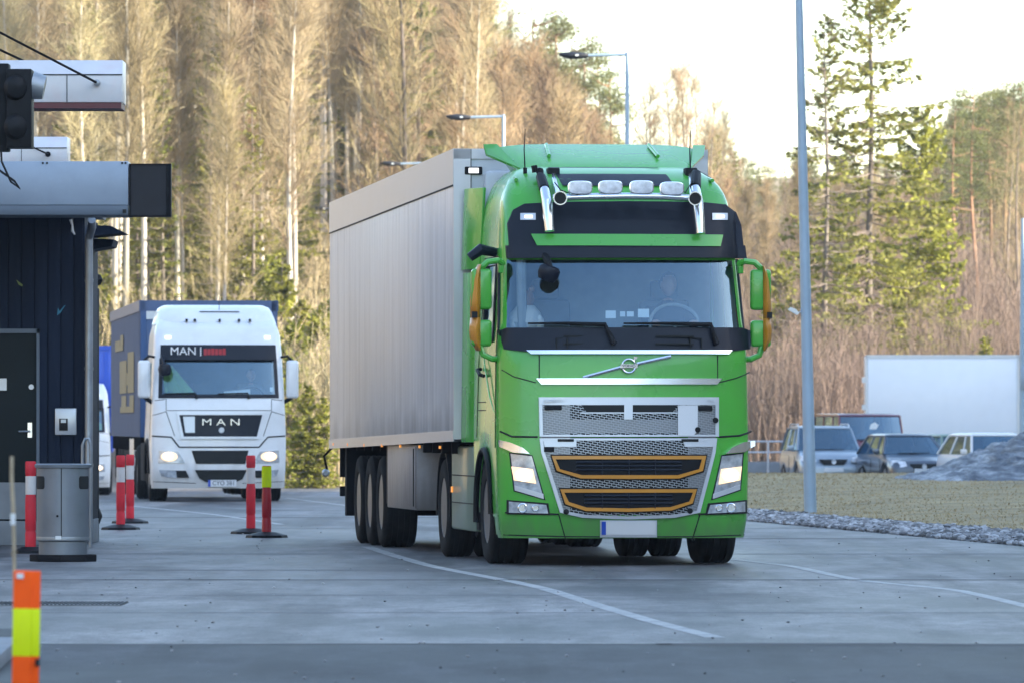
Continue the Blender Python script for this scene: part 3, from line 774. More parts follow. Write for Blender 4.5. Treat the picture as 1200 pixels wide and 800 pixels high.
for sg in (-1, 1):
    wheel(gt, sg * 1.035, 1.42, .515, .515, .385, sg)
    for xx in (1.09, .75): wheel(gt, sg * xx, 5.1, .51, .51, .30, sg)

# ================================================================ box semi-trailer of the green truck
TR = radians(6.8)
tx, ty = at(532, 172, 71.0).x, 71.0
hw = 1.30
tcx = tx + hw * cos(TR); tcy = ty + hw * sin(TR)
tt = thing('box_trailer', 'long silver grey aluminium box semi-trailer behind the green tractor', 'trailer', (tcx, tcy, 0), TR)
L = 13.6; ZF0, ZF1 = 1.23, 4.17; drop = -.0088
pt = MB(); pt.bb(-hw, hw, 0, L, ZF0, ZF1 - .0)
bx = pt.build('cargo_box', 'alu', tt, bevel=.012); bx.rotation_euler = (drop, 0, 0)
m = MB(); m.bb(-hw + .03, hw - .03, -.012, .02, ZF0 + .02, ZF1 - .02); m.build('front_panel', 'alu_front', bx)
m = MB()
for sg in (-1, 1):
    m.bb(sg * (hw - .17), sg * (hw + .004), -.03, .0, ZF0, ZF1)
    m.bb(sg * hw, sg * (hw + .006), -.03, L, ZF1 - .36, ZF1 + .004)
    m.bb(sg * hw, sg * (hw + .012), -.03, L, ZF0 - .02, ZF0 + .09)
m.bb(-hw, hw, -.03, .0, ZF1 - .10, ZF1 + .003)
m.build('box_rail', 'alurail', bx)
m = MB()
for sg in (-1, 1):
    m.bb(sg * hw, sg * (hw + .009), 0, L, ZF1 - .375, ZF1 - .36)
    for zz in [ZF0 + .15 + .235 * k for k in range(12)]: m.cyl((sg * (hw - .16), -.034, zz), (sg * (hw - .16), -.028, zz), .012, n=8)
    m.bb(sg * (hw - .178), sg * (hw - .172), -.033, 0, ZF0, ZF1)
m.build('rail_rivets', 'seam', bx)
m = MB()
for k in range(1, 46):
    y_ = k * .30
    for sg in (-1, 1): m.bb(sg * hw, sg * (hw + .0015), y_ - .003, y_ + .003, ZF0 + .09, ZF1 - .375)
m.build('panel_joint', 'alu', bx)
m = MB(); m.bb(-1.1 - .09, -1.1 + .09, -.045, 0, ZF1 - .26, ZF1 - .18); q = m.build('marker_lamp', 'black', bx, bevel=.01)
m = MB(); m.bb(-1.1 - .05, -1.1 + .05, -.052, -.04, ZF1 - .245, ZF1 - .195); m.build('marker_bulb', 'marker', q)
m = MB()
m.bb(-1.0, .9, -.12, 0, 3.3, 3.95); m.build('front_bulge', 'alu_front', bx, bevel=.06)
m = MB()
for sg in (-1, 1):
    m.bb(sg * .45, sg * .55, 1.0, L - .2, .95, 1.2)
for k in range(14): m.bb(-1.22, 1.22, .9 + k * .92, .98 + k * .92, 1.08, 1.2)
m.bb(-1.2, 1.2, L - .35, L - .2, .75, 1.15)
m.bb(-1.2, 1.2, L - .30, L - .2, .52, .64)
m.bb(-1.15, 1.15, L - 1.5, L - 1.45, .30, 1.15); m.bb(-1.24, -.80, L - 1.50, L - 1.30, .30, 1.2); m.bb(.80, 1.24, L - 1.50, L - 1.30, .30, 1.2)
for yy in (8.0, 9.3, 10.6): m.cyl((-1.0, yy, .5), (1.0, yy, .5), .07)
m.bb(-.7, -.5, 2.6, 2.9, .35, 1.1); m.bb(.5, .7, 2.6, 2.9, .35, 1.1)
m.build('chassis', 'chassis', tt)
for sg in (-1, 1):
    m = MB(); m.bb(sg * .75, sg * 1.26, 4.0, 7.1, .46, 1.16); q = m.build('side_locker', 'lilac_grey', tt, bevel=.01)
    l = MB(); l.bb(sg * 1.262, sg * 1.266, 4.02, 4.04, .48, 1.14); l.bb(sg * 1.262, sg * 1.27, 4.25, 4.29, .5, 1.12); l.build('locker_edge', 'seam', q)
    l = MB(); l.bb(sg * 1.2, sg * 1.25, 7.25, 7.3, .5, 1.15); l.build('side_guard', 'black', tt)
    for yy in (8.0, 9.3, 10.6): wheel(tt, sg * 1.06, yy, .51, .51, .385, sg, 40)
for yy in (1.2, 3.2, 5.2, 7.2, 9.2, 11.2, 13.0): m = MB(); m.bb(-1.318, -1.30, yy, yy + .06, 1.13, 1.16); m.build('side_marker', 'amber', tt)
m = MB(); m.tube([(-1.25, L - .2, 1.15), (-1.38, L - .1, 1.0), (-1.34, L - .1, .82)], .015, 6); m.build('outline_lamp_arm', 'rubber', tt)
m = MB(); m.lathe([(.03, -.04), (.05, 0), (.03, .05)], (-1.36, L - .1, .8), 'Y', 12); m.build('outline_lamp', 'silver', tt)
# ================================================================ white tractors
def white_cab(name, label, X0, Y0, rz, Z0, detail, group=None):
    t = thing(name, label, 'truck', (X0, Y0, Z0), rz)
    ft = Fit(X0, Y0, rz, Z0) if detail else None
    cab = Cab([(.2, 1.20), (.9, 1.225), (1.15, 1.225), (1.9, 1.20), (2.6, 1.17), (3.0, 1.14), (3.15, 1.10), (3.3, 1.04)],
              [(.2, .06), (.6, 0), (1.15, .02), (1.75, .06), (1.9, .10), (2.55, .26), (2.8, .33), (3.1, .50), (3.2, .65), (3.3, .9)],
              n=6, D=.30, bow=.09, back=2.25)
    def arch(y):
        d = abs(y - 1.45)
        if d < .62: return .50 + sqrt(.62 ** 2 - d * d)
        return .30 if y < 1.45 else .5
    zs = [.24, .32, .45, .6, .75, .9, 1.05, 1.15, 1.35, 1.5, 1.7, 1.86, 1.89, 1.92, 2.05, 2.2, 2.35, 2.5, 2.54, 2.57, 2.7, 2.8, 2.9, 3.0, 3.1, 3.17, 3.22, 3.27, 3.3]
    cab.shell(zs, arch, (.90, 1.90, 2.55), (.75, 1.5, 1.88, 2.5), 'white', t)
    # upper roof fairing
    m = MB(); rows = []
    for z, hw_, y0 in ((3.2, 1.10, .70), (3.30, 1.07, .78), (3.42, 1.03, .92), (3.50, .99, 1.1), (3.55, .90, 1.4)):
        r = []
        for k in range(25):
            tt_ = -1 + 2 * k / 24; r.append((hw_ * tt_, y0 + .35 * abs(tt_) ** 6, z))
        r = [(-hw_, 2.3, z)] + r + [(hw_, 2.3, z)]
        rows.append(r)
    m.grid(rows); m.add(rows[-1], [tuple(range(len(rows[-1])))])
    m.build('roof_fairing', 'white', t)
    if detail:
        P = lambda pts: ft.poly(cab, pts)
        def wp_(nm, pts, mat, off=.008, thick=.03, hole=None, parent=t): return cab.panel(nm, P(pts), mat, parent, off, thick, .1, P(hole) if hole else None)
    # generic pieces in local coordinates
    def lp(nm, pts, mat, off=.008, thick=.03, hole=None, parent=t): return cab.panel(nm, pts, mat, parent, off, thick, .1, hole)
    lp('windscreen_seal', [(-1.09, 1.86), (1.09, 1.86), (1.06, 2.58), (-1.06, 2.58)], 'navy', .008, .012, hole=[(-1.02, 1.93), (1.02, 1.93), (1.0, 2.53), (-1.0, 2.53)])
    lp('sun_visor', [(-1.05, 2.55), (1.05, 2.55), (1.04, 2.82), (-1.04, 2.82)], 'navy', .10, .03)
    for xx in (-.9, .9): lp('marker_lamp', [(xx - .05, 2.93), (xx + .05, 2.93), (xx + .05, 2.98), (xx - .05, 2.98)], 'marker', .02, .03)
    # grille
    lp('grille_panel', [(-.72, 1.56), (.78, 1.56), (.68, 1.17), (-.64, 1.17)], 'navy', .012, .02)
    lp('grille_surround', [(-.77, 1.60), (.83, 1.60), (.72, 1.13), (-.68, 1.13)], 'white', .035, .03, hole=[(-.72, 1.56), (.78, 1.56), (.68, 1.17), (-.64, 1.17)])
    lp('grille_slot', [(-.50, .92), (.53, .92), (.47, .68), (-.42, .68)], 'seam', .012, .02)
    lp('grille_slot', [(-.44, .57), (.50, .57), (.42, .40), (.30, .35), (-.24, .35), (-.36, .42)], 'seam', .012, .02)
    sm = MB()
    cab.line(sm, [(-1.2, 1.18), (-.86, 1.16), (-.72, .98), (.72, .98), (.88, 1.16), (1.2, 1.18)], .014)
    cab.line(sm, [(-.95, 1.62), (-.80, 1.18)], .007); cab.line(sm, [(.95, 1.62), (.80, 1.18)], .007)
    cab.line(sm, [(-1.15, 1.82), (-.95, 1.84), (-.95, 1.64), (.95, 1.64), (.95, 1.84), (1.15, 1.82)], .006)
    cab.line(sm, [(-1.19, 1.55), (-.95, 1.62)], .006); cab.line(sm, [(1.19, 1.55), (.95, 1.62)], .006)
    cab.line(sm, [(-1.18, .36), (-.42, .33)], .006); cab.line(sm, [(1.18, .36), (.42, .33)], .006)
    for sg in (-1, 1): sm.tube([(sg * 1.227, 2.0, .9), (sg * 1.2, 2.0, 1.9), (sg * 1.17, 1.95, 2.6)], .006, 5); sm.tube([(sg * 1.227, .45, 1.1), (sg * 1.2, .48, 1.9)], .006, 5)
    sm.build('panel_seam', 'seam', t)
    for sg in (-1, 1):
        hp = [(sg * .62, .69), (sg * .64, .74), (sg * .74, .90), (sg * 1.08, .92), (sg * 1.09, .70)]
        h = lp('headlight', hp, 'lampglass', .015, .02)
        b = lp('bulb', [(sg * (.9 + .15 * cos(a)), .81 + .085 * sin(a)) for a in [2 * pi * k / 16 for k in range(16)]], 'beam', .022, .01, parent=h)
        lp('bulb_core', [(sg * (.92 + .09 * cos(a)), .82 + .06 * sin(a)) for a in [2 * pi * k / 12 for k in range(12)]], 'beam_core', .027, .01, parent=h)
        q = lp('fog_lamp', [(sg * .54, .43), (sg * .60, .56), (sg * 1.08, .57), (sg * 1.04, .46), (sg * .92, .43)], 'lampglass', .015, .02)
        lp('fog_grille', [(sg * .54, .43), (sg * .60, .56), (sg * .78, .56), (sg * .76, .43)], 'seam', .022, .02, parent=q)
        m = MB(); m.tube([(sg * 1.225, 1.45 + .62 * cos(a), .50 + .62 * sin(a)) for a in [pi * k / 16 for k in range(0, 17)]], .025, 6); m.build('wheel_arch_trim', 'black', t)
        # mirrors
        m = MB(); m.box(sg * 1.34, .30, 2.2, .22, .14, .68); h = m.build('door_mirror', 'white', t, bevel=.05, seg=3)
        m = MB(); m.tube([(sg * 1.15, .45, 2.60), (sg * 1.25, .38, 2.62), (sg * 1.36, .34, 2.52)], .025, 6); m.tube([(sg * 1.18, .42, 1.78), (sg * 1.28, .36, 1.84), (sg * 1.34, .34, 1.90)], .04, 6); m.build('mirror_arm', 'black', h)
        st = MB(); st.bb(sg * .9, sg * 1.2, 1.9, 2.2, .3, .5); st.bb(sg * 1.0, sg * 1.2, 2.3, 4.2, .35, 1.05); st.build('side_tank', 'chassis', t, bevel=.02)
        wheel(t, sg * 1.03, 1.45, .5, .5, .33, sg, 32)
        wheel(t, sg * .98, 5.05, .5, .5, .5, sg, 32)
        m = MB(); A = (sg * .50 - .1, 1.90); 
    for xx, x1 in ((-.42, -1.0), (.52, -.02)):
        m = MB(); m.tube([(x1, cab.y(x1, 1.94) - .03, 1.94), (xx, cab.y(xx, 1.95) - .035, 1.95), (xx + .02, cab.y(xx, 1.86) - .03, 1.85)], [.010, .016, .028], 6); m.build('wiper', 'black', t)
    m = MB(); m.bb(-1.0, 1.0, .5, .8, 1.3, 1.88); m.bb(-1.1, 1.1, 2.1, 2.15, 1.0, 2.8); m.bb(-1.05, 1.05, .8, 2.1, .98, 1.03); m.build('cab_interior', 'interior', t)
    for xx in (-.6, .66):
        m = MB(); m.bb(xx - .25, xx + .25, 1.1, 1.6, 1.38, 1.5); m.bb(xx - .24, xx + .24, 1.58, 1.7, 1.45, 2.15); m.build('seat', 'interior', t, bevel=.03)
    m = MB(); P_ = [(.66 + .22 * cos(a), .92 + .22 * sin(a) * .5, 1.86 + .22 * sin(a) * .87) for a in [2 * pi * k / 24 for k in range(25)]]; m.tube(P_, .016, 6, cap=False); m.build('steering_wheel', 'black', t)
    m = MB(); m.bb(-.4, -.34, .7, 6, .7, .95); m.bb(.34, .4, .7, 6, .7, .95); m.bb(-.9, .9, .3, .7, .35, .6); m.bb(-.4, .4, 1, 2, .4, .9); m.cyl((-1, 5.05, .5), (1, 5.05, .5), .1); m.cyl((-1, 1.45, .48), (1, 1.45, .48), .07); m.build('chassis', 'chassis', t)
    y = cab.y(.1, .30)
    m = MB(); m.bb(-.20, .31, y - .03, y - .01, .27, .39); pl_ = m.build('number_plate', 'plate', t)
    m = MB(); m.bb(-.20, -.155, y - .033, y - .028, .27, .39); m.build('plate_band', 'plate_blue', pl_)
    return t, cab, pl_, y

MX, MY, MR = -5.27, 126.0, radians(6.0)
mt, mcab, mpl, my = white_cab('truck_tractor', 'white cab-over truck tractor with black sun visor and headlights on, following behind red bollards', MX, MY, MR, 0, True)
text_obj('plate_lettering', 'CYO 381', .105, 'ink', mpl, (.08, my - .034, .33), ext=.001, sx=1.0, bold=.001)
yv = mcab.y(0, 2.69) - .10
text_obj('visor_lettering', 'MAN', .20, 'wtext', mt, (-.64, yv - .008, 2.70), ext=.004, sx=1.08)
m = MB(); m.bb(-.335, -.315, yv - .012, yv - .002, 2.62, 2.78); m.build('visor_divider', 'wtext', mt)
m = MB(); random.seed(4)
for k in range(6):
    x_ = -.27 + k * .068; m.bb(x_, x_ + .056, yv - .014, yv - .004, 2.63 + .008 * (k % 2), 2.745 + .02 * random.random())
m.build('visor_print', 'rtext', mt)
yb = mcab.y(.05, 1.40)
text_obj('badge_lettering', 'M A N', .17, 'chrome', mt, (.03, yb - .028, 1.425), ext=.008, sx=1.5)
m = MB(); m.lathe([(.052, 0), (.045, -.012)], (.04, yb - .022, 1.285), 'Y', 20); m.build('badge_emblem', 'silver', mt)
mcab.panel('grille_plate', [(-.65, 1.53), (-.44, 1.53), (-.44, 1.24), (-.61, 1.24)], 'silver', mt, .022, .01)
m = MB(); m.bb(.75, .80, mcab.y(.9, 2.05) - .0, mcab.y(.9, 2.05) + .01, 2.0, 2.1); 
mcab.panel('sticker', [(.93, 1.98), (.99, 1.98), (.99, 2.06), (.93, 2.06)], 'paper', mt, -.02, .004)
m = MB(); m.tube([(-1.02, .28, 2.62), (-1.0, .16, 2.52), (-.98, .12, 2.45)], .03, 6); m.lathe([(.03, -.1), (.10, -.08), (.12, .02), (.10, .10), (.02, .12)], (-.98, .10, 2.36), 'Z', 14); m.build('kerb_mirror', 'navy', mt)
m = MB(); rows = [];
m = MB(); m.bb(-.30, .42, .90, .93, 3.415, 3.43); m.build('roof_slot', 'seam', mt)
m = MB()
for x_ in (-.55, -.40, .05, .40, .60): m.bb(x_ - .02, x_ + .02, .68, .74, 3.24, 3.29)
m.tube([(.06, 1.0, 3.4), (.06, 1.0, 3.7)], .006, 5); m.build('roof_fitting', 'black', mt)

# curtain trailer of the white truck
c = at(165, 352, 131.0); hw2 = 1.275
r2 = radians(5.6)
ct = thing('curtain_trailer', 'slate blue curtain-sided semi-trailer with faded yellow lettering behind the white tractor', 'trailer', (c.x + hw2 * cos(r2), c.y + hw2 * sin(r2), 0), r2)
m = MB(); m.bb(-hw2, hw2, .0, 13.6, 1.15, 3.66); cb = m.build('trailer_body', 'blue', ct, bevel=.02)
m = MB()
for sg in (-1, 1):
    rows = []
    for k in range(120):
        y_ = .12 + 13.4 * k / 119
        rows.append([(sg * (hw2 + .012 + .008 * sin(k * 1.9)), y_, z) for z in (1.16, 1.8, 2.6, 3.5)])
    m.grid(rows)
cu = m.build('curtain', 'blue_curtain', ct)
m = MB()
for sg in (-1, 1):
    m.bb(sg * (hw2), sg * (hw2 + .03), 0, 13.6, 3.50, 3.70); m.bb(sg * (hw2 - .1), sg * (hw2 + .01), -.03, .0, 1.15, 3.68)
m.bb(-hw2, hw2, -.03, 0, 3.5, 3.7)
m.build('curtain_rail', 'blue', ct)
m = MB(); m.bb(-hw2 + .1, hw2 - .1, -.02, 0, 3.35, 3.5); m.build('front_cap', 'silver', ct)
def gly(y0, y1, z0, z1, bars, nm='printed_letter'):
    m = MB(); fx = -hw2 - .026
    for (a, b, c_, d) in bars:
        m.bb(fx, fx - .003, y0 + (y1 - y0) * a, y0 + (y1 - y0) * b, z0 + (z1 - z0) * c_, z0 + (z1 - z0) * d)
    m.build(nm, 'yellow_faded', cu)
gly(7.2, 11.0, 2.85, 3.15, [(0, 1, 0, .35), (0, .35, .3, 1), (.4, 1, .3, .7)])
gly(2.4, 8.8, 2.0, 2.78, [(0, .42, 0, 1), (.5, 1, 0, .82), (.4, .55, .2, .5)])
gly(2.4, 8.6, 1.62, 1.95, [(0, 1, 0, .35), (0, .3, .3, 1), (.55, .9, .3, 1)])
m = MB()
for sg in (-1, 1):
    m.bb(sg * .45, sg * .55, .5, 13.4, .85, 1.15)
    for k in range(20): m.bb(sg * 1.0, sg * 1.27, .4 + k * .66, .46 + k * .66, .9, 1.15)
    m.bb(sg * 1.2, sg * 1.25, 3.2, 7.6, .45, .60); m.bb(sg * 1.2, sg * 1.25, 3.2, 7.6, .75, .88)
    m.bb(sg * .6, sg * .8, 2.2, 2.4, .3, 1.1)
m.bb(-1.2, 1.2, 13.2, 13.3, .3, 1.0)
for yy in (8, 9.3, 10.6): m.cyl((-1, yy, .5), (1, yy, .5), .07)
m.build('chassis', 'chassis', ct)
m = MB(); m.bb(-1.27, -.8, 3.2, 5.0, .50, 1.12); m.build('side_locker', 'silver', ct, bevel=.02)
for sg in (-1, 1):
    for yy in (8, 9.3, 10.6): wheel(ct, sg * 1.05, yy, .5, .5, .38, sg, 28)

# third truck
X3 = at(131, 498, 165).x - 1.25
t3, c3, p3, y3 = white_cab('truck', 'white truck with a bright blue container, partly hidden behind the dark kiosk', X3, 165, radians(3.0), -.28, False)
m = MB(); m.bb(-1.25, 1.25, 2.4, 11.0, 1.0, 3.55); bxx = m.build('container', 'bright_blue', t3, bevel=.02); bxx.scale = (1, 1, 1 / .80)
m = MB()
for k in range(40): m.bb(1.25, 1.27, 2.6 + k * .21, 2.7 + k * .21, 1.1, 3.4); m.bb(-1.25, -1.27, 2.6 + k * .21, 2.7 + k * .21, 1.1, 3.4)
for k in range(11): m.bb(-1.15 + k * .22, -1.05 + k * .22, 2.38, 2.4, 2.0, 3.4)
m.bb(-1.25, 1.25, 2.37, 2.4, 3.45, 3.55)
m.build('container_rib', 'bright_blue', bxx)

t3.scale = (1, 1, .80)
for ch in list(t3.children):
    if ch.name.startswith('wheel') and 'arch' not in ch.name: ch.scale = (1, 1, 1 / .8); ch.location.z = .5 / .8
    if ch.name.startswith('roof_fairing'): bpy.data.objects.remove(ch)

# ================================================================ people in the cabs
def seated_person(label, parent_t, loc, rz, shirt, lean=0.0, turn=0.0, s=1.0):
    """sitting, hands on a wheel in front (towards local -y). origin = seat"""
    me = bpy.data.meshes.new('person'); V = []; E = []; R = []
    def j(p, r, k=None):
        V.append(p); R.append(r)
        if k is not None: E.append((k, len(V) - 1))
        return len(V) - 1
    pe = j((0, 0, .10), .15); be = j((0, .02, .28), .145, pe); ch = j((0, .0, .45), .165, be); nk = j((0, -.02, .60), .07, ch); hd0 = j((0, -.04, .66), .06, nk)
    for sg in (-1, 1):
        sh = j((sg * .19, 0, .53), .07, ch); el = j((sg * .27, -.16, .32), .048, sh); wr = j((sg * .20, -.40, .38), .033, el); pm = j((sg * .18, -.47, .41), .034, wr)
        for q in range(4):
            k1 = j((sg * (.165 + .022 * q), -.53, .415), .011, pm); k2 = j((sg * (.16 + .022 * q), -.56, .39), .010, k1); j((sg * (.16 + .021 * q), -.545, .365), .009, k2)
        k1 = j((sg * .145, -.48, .40), .012, pm); j((sg * .13, -.53, .385), .010, k1)
        hp = j((sg * .11, -.05, .06), .10, pe); kn = j((sg * .16, -.42, .10), .07, hp); an = j((sg * .16, -.50, -.30), .05, kn); j((sg * .16, -.64, -.34), .045, an)
    me.from_pydata(V, E, [])
    o = bpy.data.objects.new('tmp', me); COL.objects.link(o)
    md = o.modifiers.new('s', 'SKIN')
    for i, r in enumerate(R): me.skin_vertices[0].data[i].radius = (r, r)
    me.skin_vertices[0].data[0].use_root = True
    sb = o.modifiers.new('u', 'SUBSURF'); sb.levels = 1; sb.render_levels = 1
    dg = bpy.context.evaluated_depsgraph_get(); me2 = bpy.data.meshes.new_from_object(o.evaluated_get(dg)); bpy.data.objects.remove(o)
    bm = bmesh.new(); bm.from_mesh(me2)
    # head with a face
    hb = bmesh.new(); bmesh.ops.create_uvsphere(hb, u_segments=28, v_segments=20, radius=1)
    for v in hb.verts:
        x, y, z = v.co
        w_ = .078 * (1 - .16 * max(0, -z)); d_ = .098; h_ = .118
        p = Vector((x * w_, y * d_, z * h_))
        if y < 0:
            p.y += .016 * math.exp(-((abs(x) - .38) / .18) ** 2 - ((z - .05) / .16) ** 2)          # eye sockets
            p.y -= .030 * math.exp(-(x / .13) ** 2 - ((z + .14) / .16) ** 2)                        # nose
            p.y -= .008 * math.exp(-(x / .3) ** 2 - ((z + .48) / .07) ** 2)                         # lips
            p.y -= .010 * math.exp(-(x / .3) ** 2 - ((z + .82) / .14) ** 2)                         # chin
        p.x += math.copysign(.014, x) * math.exp(-((abs(x) - .97) / .08) ** 2 - ((z - .0) / .2) ** 2 - ((y - .05) / .2) ** 2)   # ears
        p = Matrix.Rotation(turn, 3, 'Z') @ p
        v.co = p + Vector((0, -.06, .79))
    tm = bpy.data.meshes.new('t'); hb.to_mesh(tm); hb.free(); bm.from_mesh(tm)
    bm.to_mesh(me2); bm.free()
    o = bpy.data.objects.new('tmp', me2); COL.objects.link(o)
    rm = o.modifiers.new('r', 'REMESH'); rm.mode = 'VOXEL'; rm.voxel_size = .010; rm.use_smooth_shade = True
    dg = bpy.context.evaluated_depsgraph_get(); me3 = bpy.data.meshes.new_from_object(o.evaluated_get(dg)); bpy.data.objects.remove(o)
    me3.name = 'person'; me3.materials.clear()
    for k in ('skin', shirt, 'interior'): me3.materials.append(M[k])
    for p in me3.polygons:
        c = p.center; k = 0
        if c.z < .14 or (c.y < -.1 and c.z < .2 and abs(c.x) < .3 and c.z < .18): k = 2
        elif c.z < .63 and c.y > -.42: k = 1
        p.material_index = k; p.use_smooth = True
    po = bpy.data.objects.new('person', me3); COL.objects.link(po)
    tag(po, label, 'person')
    po.location = loc; po.rotation_euler = (lean, 0, rz); po.scale = (s, s, s)
    # hair
    hb = bmesh.new(); bmesh.ops.create_uvsphere(hb, u_segments=24, v_segments=16, radius=1)
    bmesh.ops.delete(hb, geom=[v for v in hb.verts if v.co.z < .1 and v.co.y < .25 or v.co.z < -.45 or (v.co.y < -.45 and v.co.z < .62)], context='VERTS')
    for v in hb.verts:
        p = Vector((v.co.x * .086, v.co.y * .106, v.co.z * .127)); v.co = Matrix.Rotation(turn, 3, 'Z') @ p + Vector((0, -.055, .792))
    hm = bpy.data.meshes.new('hair'); hb.to_mesh(hm); hb.free(); hm.materials.append(M['hair'])
    for p in hm.polygons: p.use_smooth = True
    ho = bpy.data.objects.new('hair', hm); COL.objects.link(ho); ho.parent = po
    return po
def wpos(t, x, y, z):
    r = Matrix.Rotation(t.rotation_euler[2], 3, 'Z') @ Vector((x, y, z)); return r + Vector(t.location)
seated_person('driver in a dark shirt behind the steering wheel of the green truck', gt, wpos(gt, .60, 1.42, 1.98), GR, 'shirt', turn=.35)
seated_person('driver in a grey shirt behind the steering wheel of the white truck', mt, wpos(mt, .66, 1.38, 1.49), MR, 'shirt2', turn=.1)
seated_person('driver in a bright green high visibility jacket in the truck with the blue container', t3, wpos(t3, .86, 1.30, 1.12), radians(3), 'hivis')

# hi-vis jacket hanging inside the white truck
m = MB(); rows = []
for i in range(12):
    v = i / 11; r = []
    for k in range(16):
        u = k / 15; wd = .16 + .40 * v
        r.append((-.98 + wd * u + .03 * v, .62 + .05 * sin(u * 14) * v + .10 * v + .04 * u, 2.42 - .46 * v + .06 * u * (1 - v) - .03 * u))
    rows.append(r)
m.grid(rows)
o = m.build('hivis_jacket', 'hivis', None)
o.modifiers.new('t', 'SOLIDIFY').thickness = .02
o.location = mt.location; o.rotation_euler = mt.rotation_euler
tag(o, 'pale green high visibility jacket hanging on the passenger side of the white truck', 'jacket')
m = MB(); m.prism([(.12, 1.895), (.60, 1.895), (.60, 2.03), (.12, 1.985)], .60, .612, 'Y'); o = m.build('paper_sheet', 'paper', None); o.location = mt.location; o.rotation_euler = mt.rotation_euler
tag(o, 'white sheet of paper on the dashboard of the white truck', 'paper')
# soft toy on the dashboard of the green truck
M['toy_white'] = pmat('toy_plush_white', (.50, .52, .50), .9, bump=.4, bscale=60)
M['toy_brown'] = pmat('toy_plush_brown', (.20, .10, .05), .9, bump=.4, bscale=60)
m = MB(); m.lathe([(.02, 0), (.14, .01), (.17, .08), (.15, .17), (.09, .24), (.02, .26)], (0, 0, 0), 'Z', 20)
m.lathe([(.02, -.0), (.05, .02), (.05, .10), (.02, .14)], (.13, -.06, .01), 'Z', 12); m.lathe([(.02, 0), (.05, .02), (.05, .10), (.02, .14)], (-.11, -.07, .01), 'Z', 12)
toy = m.build('soft_toy', 'toy_white', None); toy.location = wpos(gt, -.93, .60, 2.30)
tag(toy, 'small white and brown soft toy sitting on the left end of the green truck dashboard', 'toy')
m = MB(); m.lathe([(.01, .22), (.07, .24), (.09, .30), (.07, .37), (.01, .40)], (0, 0, 0), 'Z', 16); m.lathe([(.005, .36), (.03, .38), (.03, .42), (.005, .44)], (.06, 0, 0), 'Z', 8); m.lathe([(.005, .36), (.03, .38), (.03, .42), (.005, .44)], (-.06, 0, 0), 'Z', 8)
m.build('head', 'toy_brown', toy)
# ================================================================ ground
def zt(x, y):
    """height of the paved ground / forest floor"""
    z = -.28 * smooth(132, 158, y)
    if y > 205:
        z += (y - 205) * .115 * smooth(5 + .0 * y, -13, x) + (y - 205) * .058 * smooth(2, 11, x)
        z += (mn.noise(Vector((x * .11, y * .06, 3.3))) ) * .9 * smooth(205, 240, y)
    return z

def ground_mat():
    m = bpy.data.materials.new('worn_asphalt'); m.use_nodes = True; t = m.node_tree; b = t.nodes['Principled BSDF']
    tc = t.nodes.new('ShaderNodeTexCoord'); L_ = t.links
    def noise(sc, scale=(1, 1, 1), det=5, ro=.6):
        mp = t.nodes.new('ShaderNodeMapping'); mp.inputs['Scale'].default_value = scale; L_.new(tc.outputs['Object'], mp.inputs[0])
        n = t.nodes.new('ShaderNodeTexNoise'); n.inputs['Scale'].default_value = sc; n.inputs['Detail'].default_value = det; n.inputs['Roughness'].default_value = ro; L_.new(mp.outputs[0], n.inputs['Vector']); return n
    return m, t, b, noise

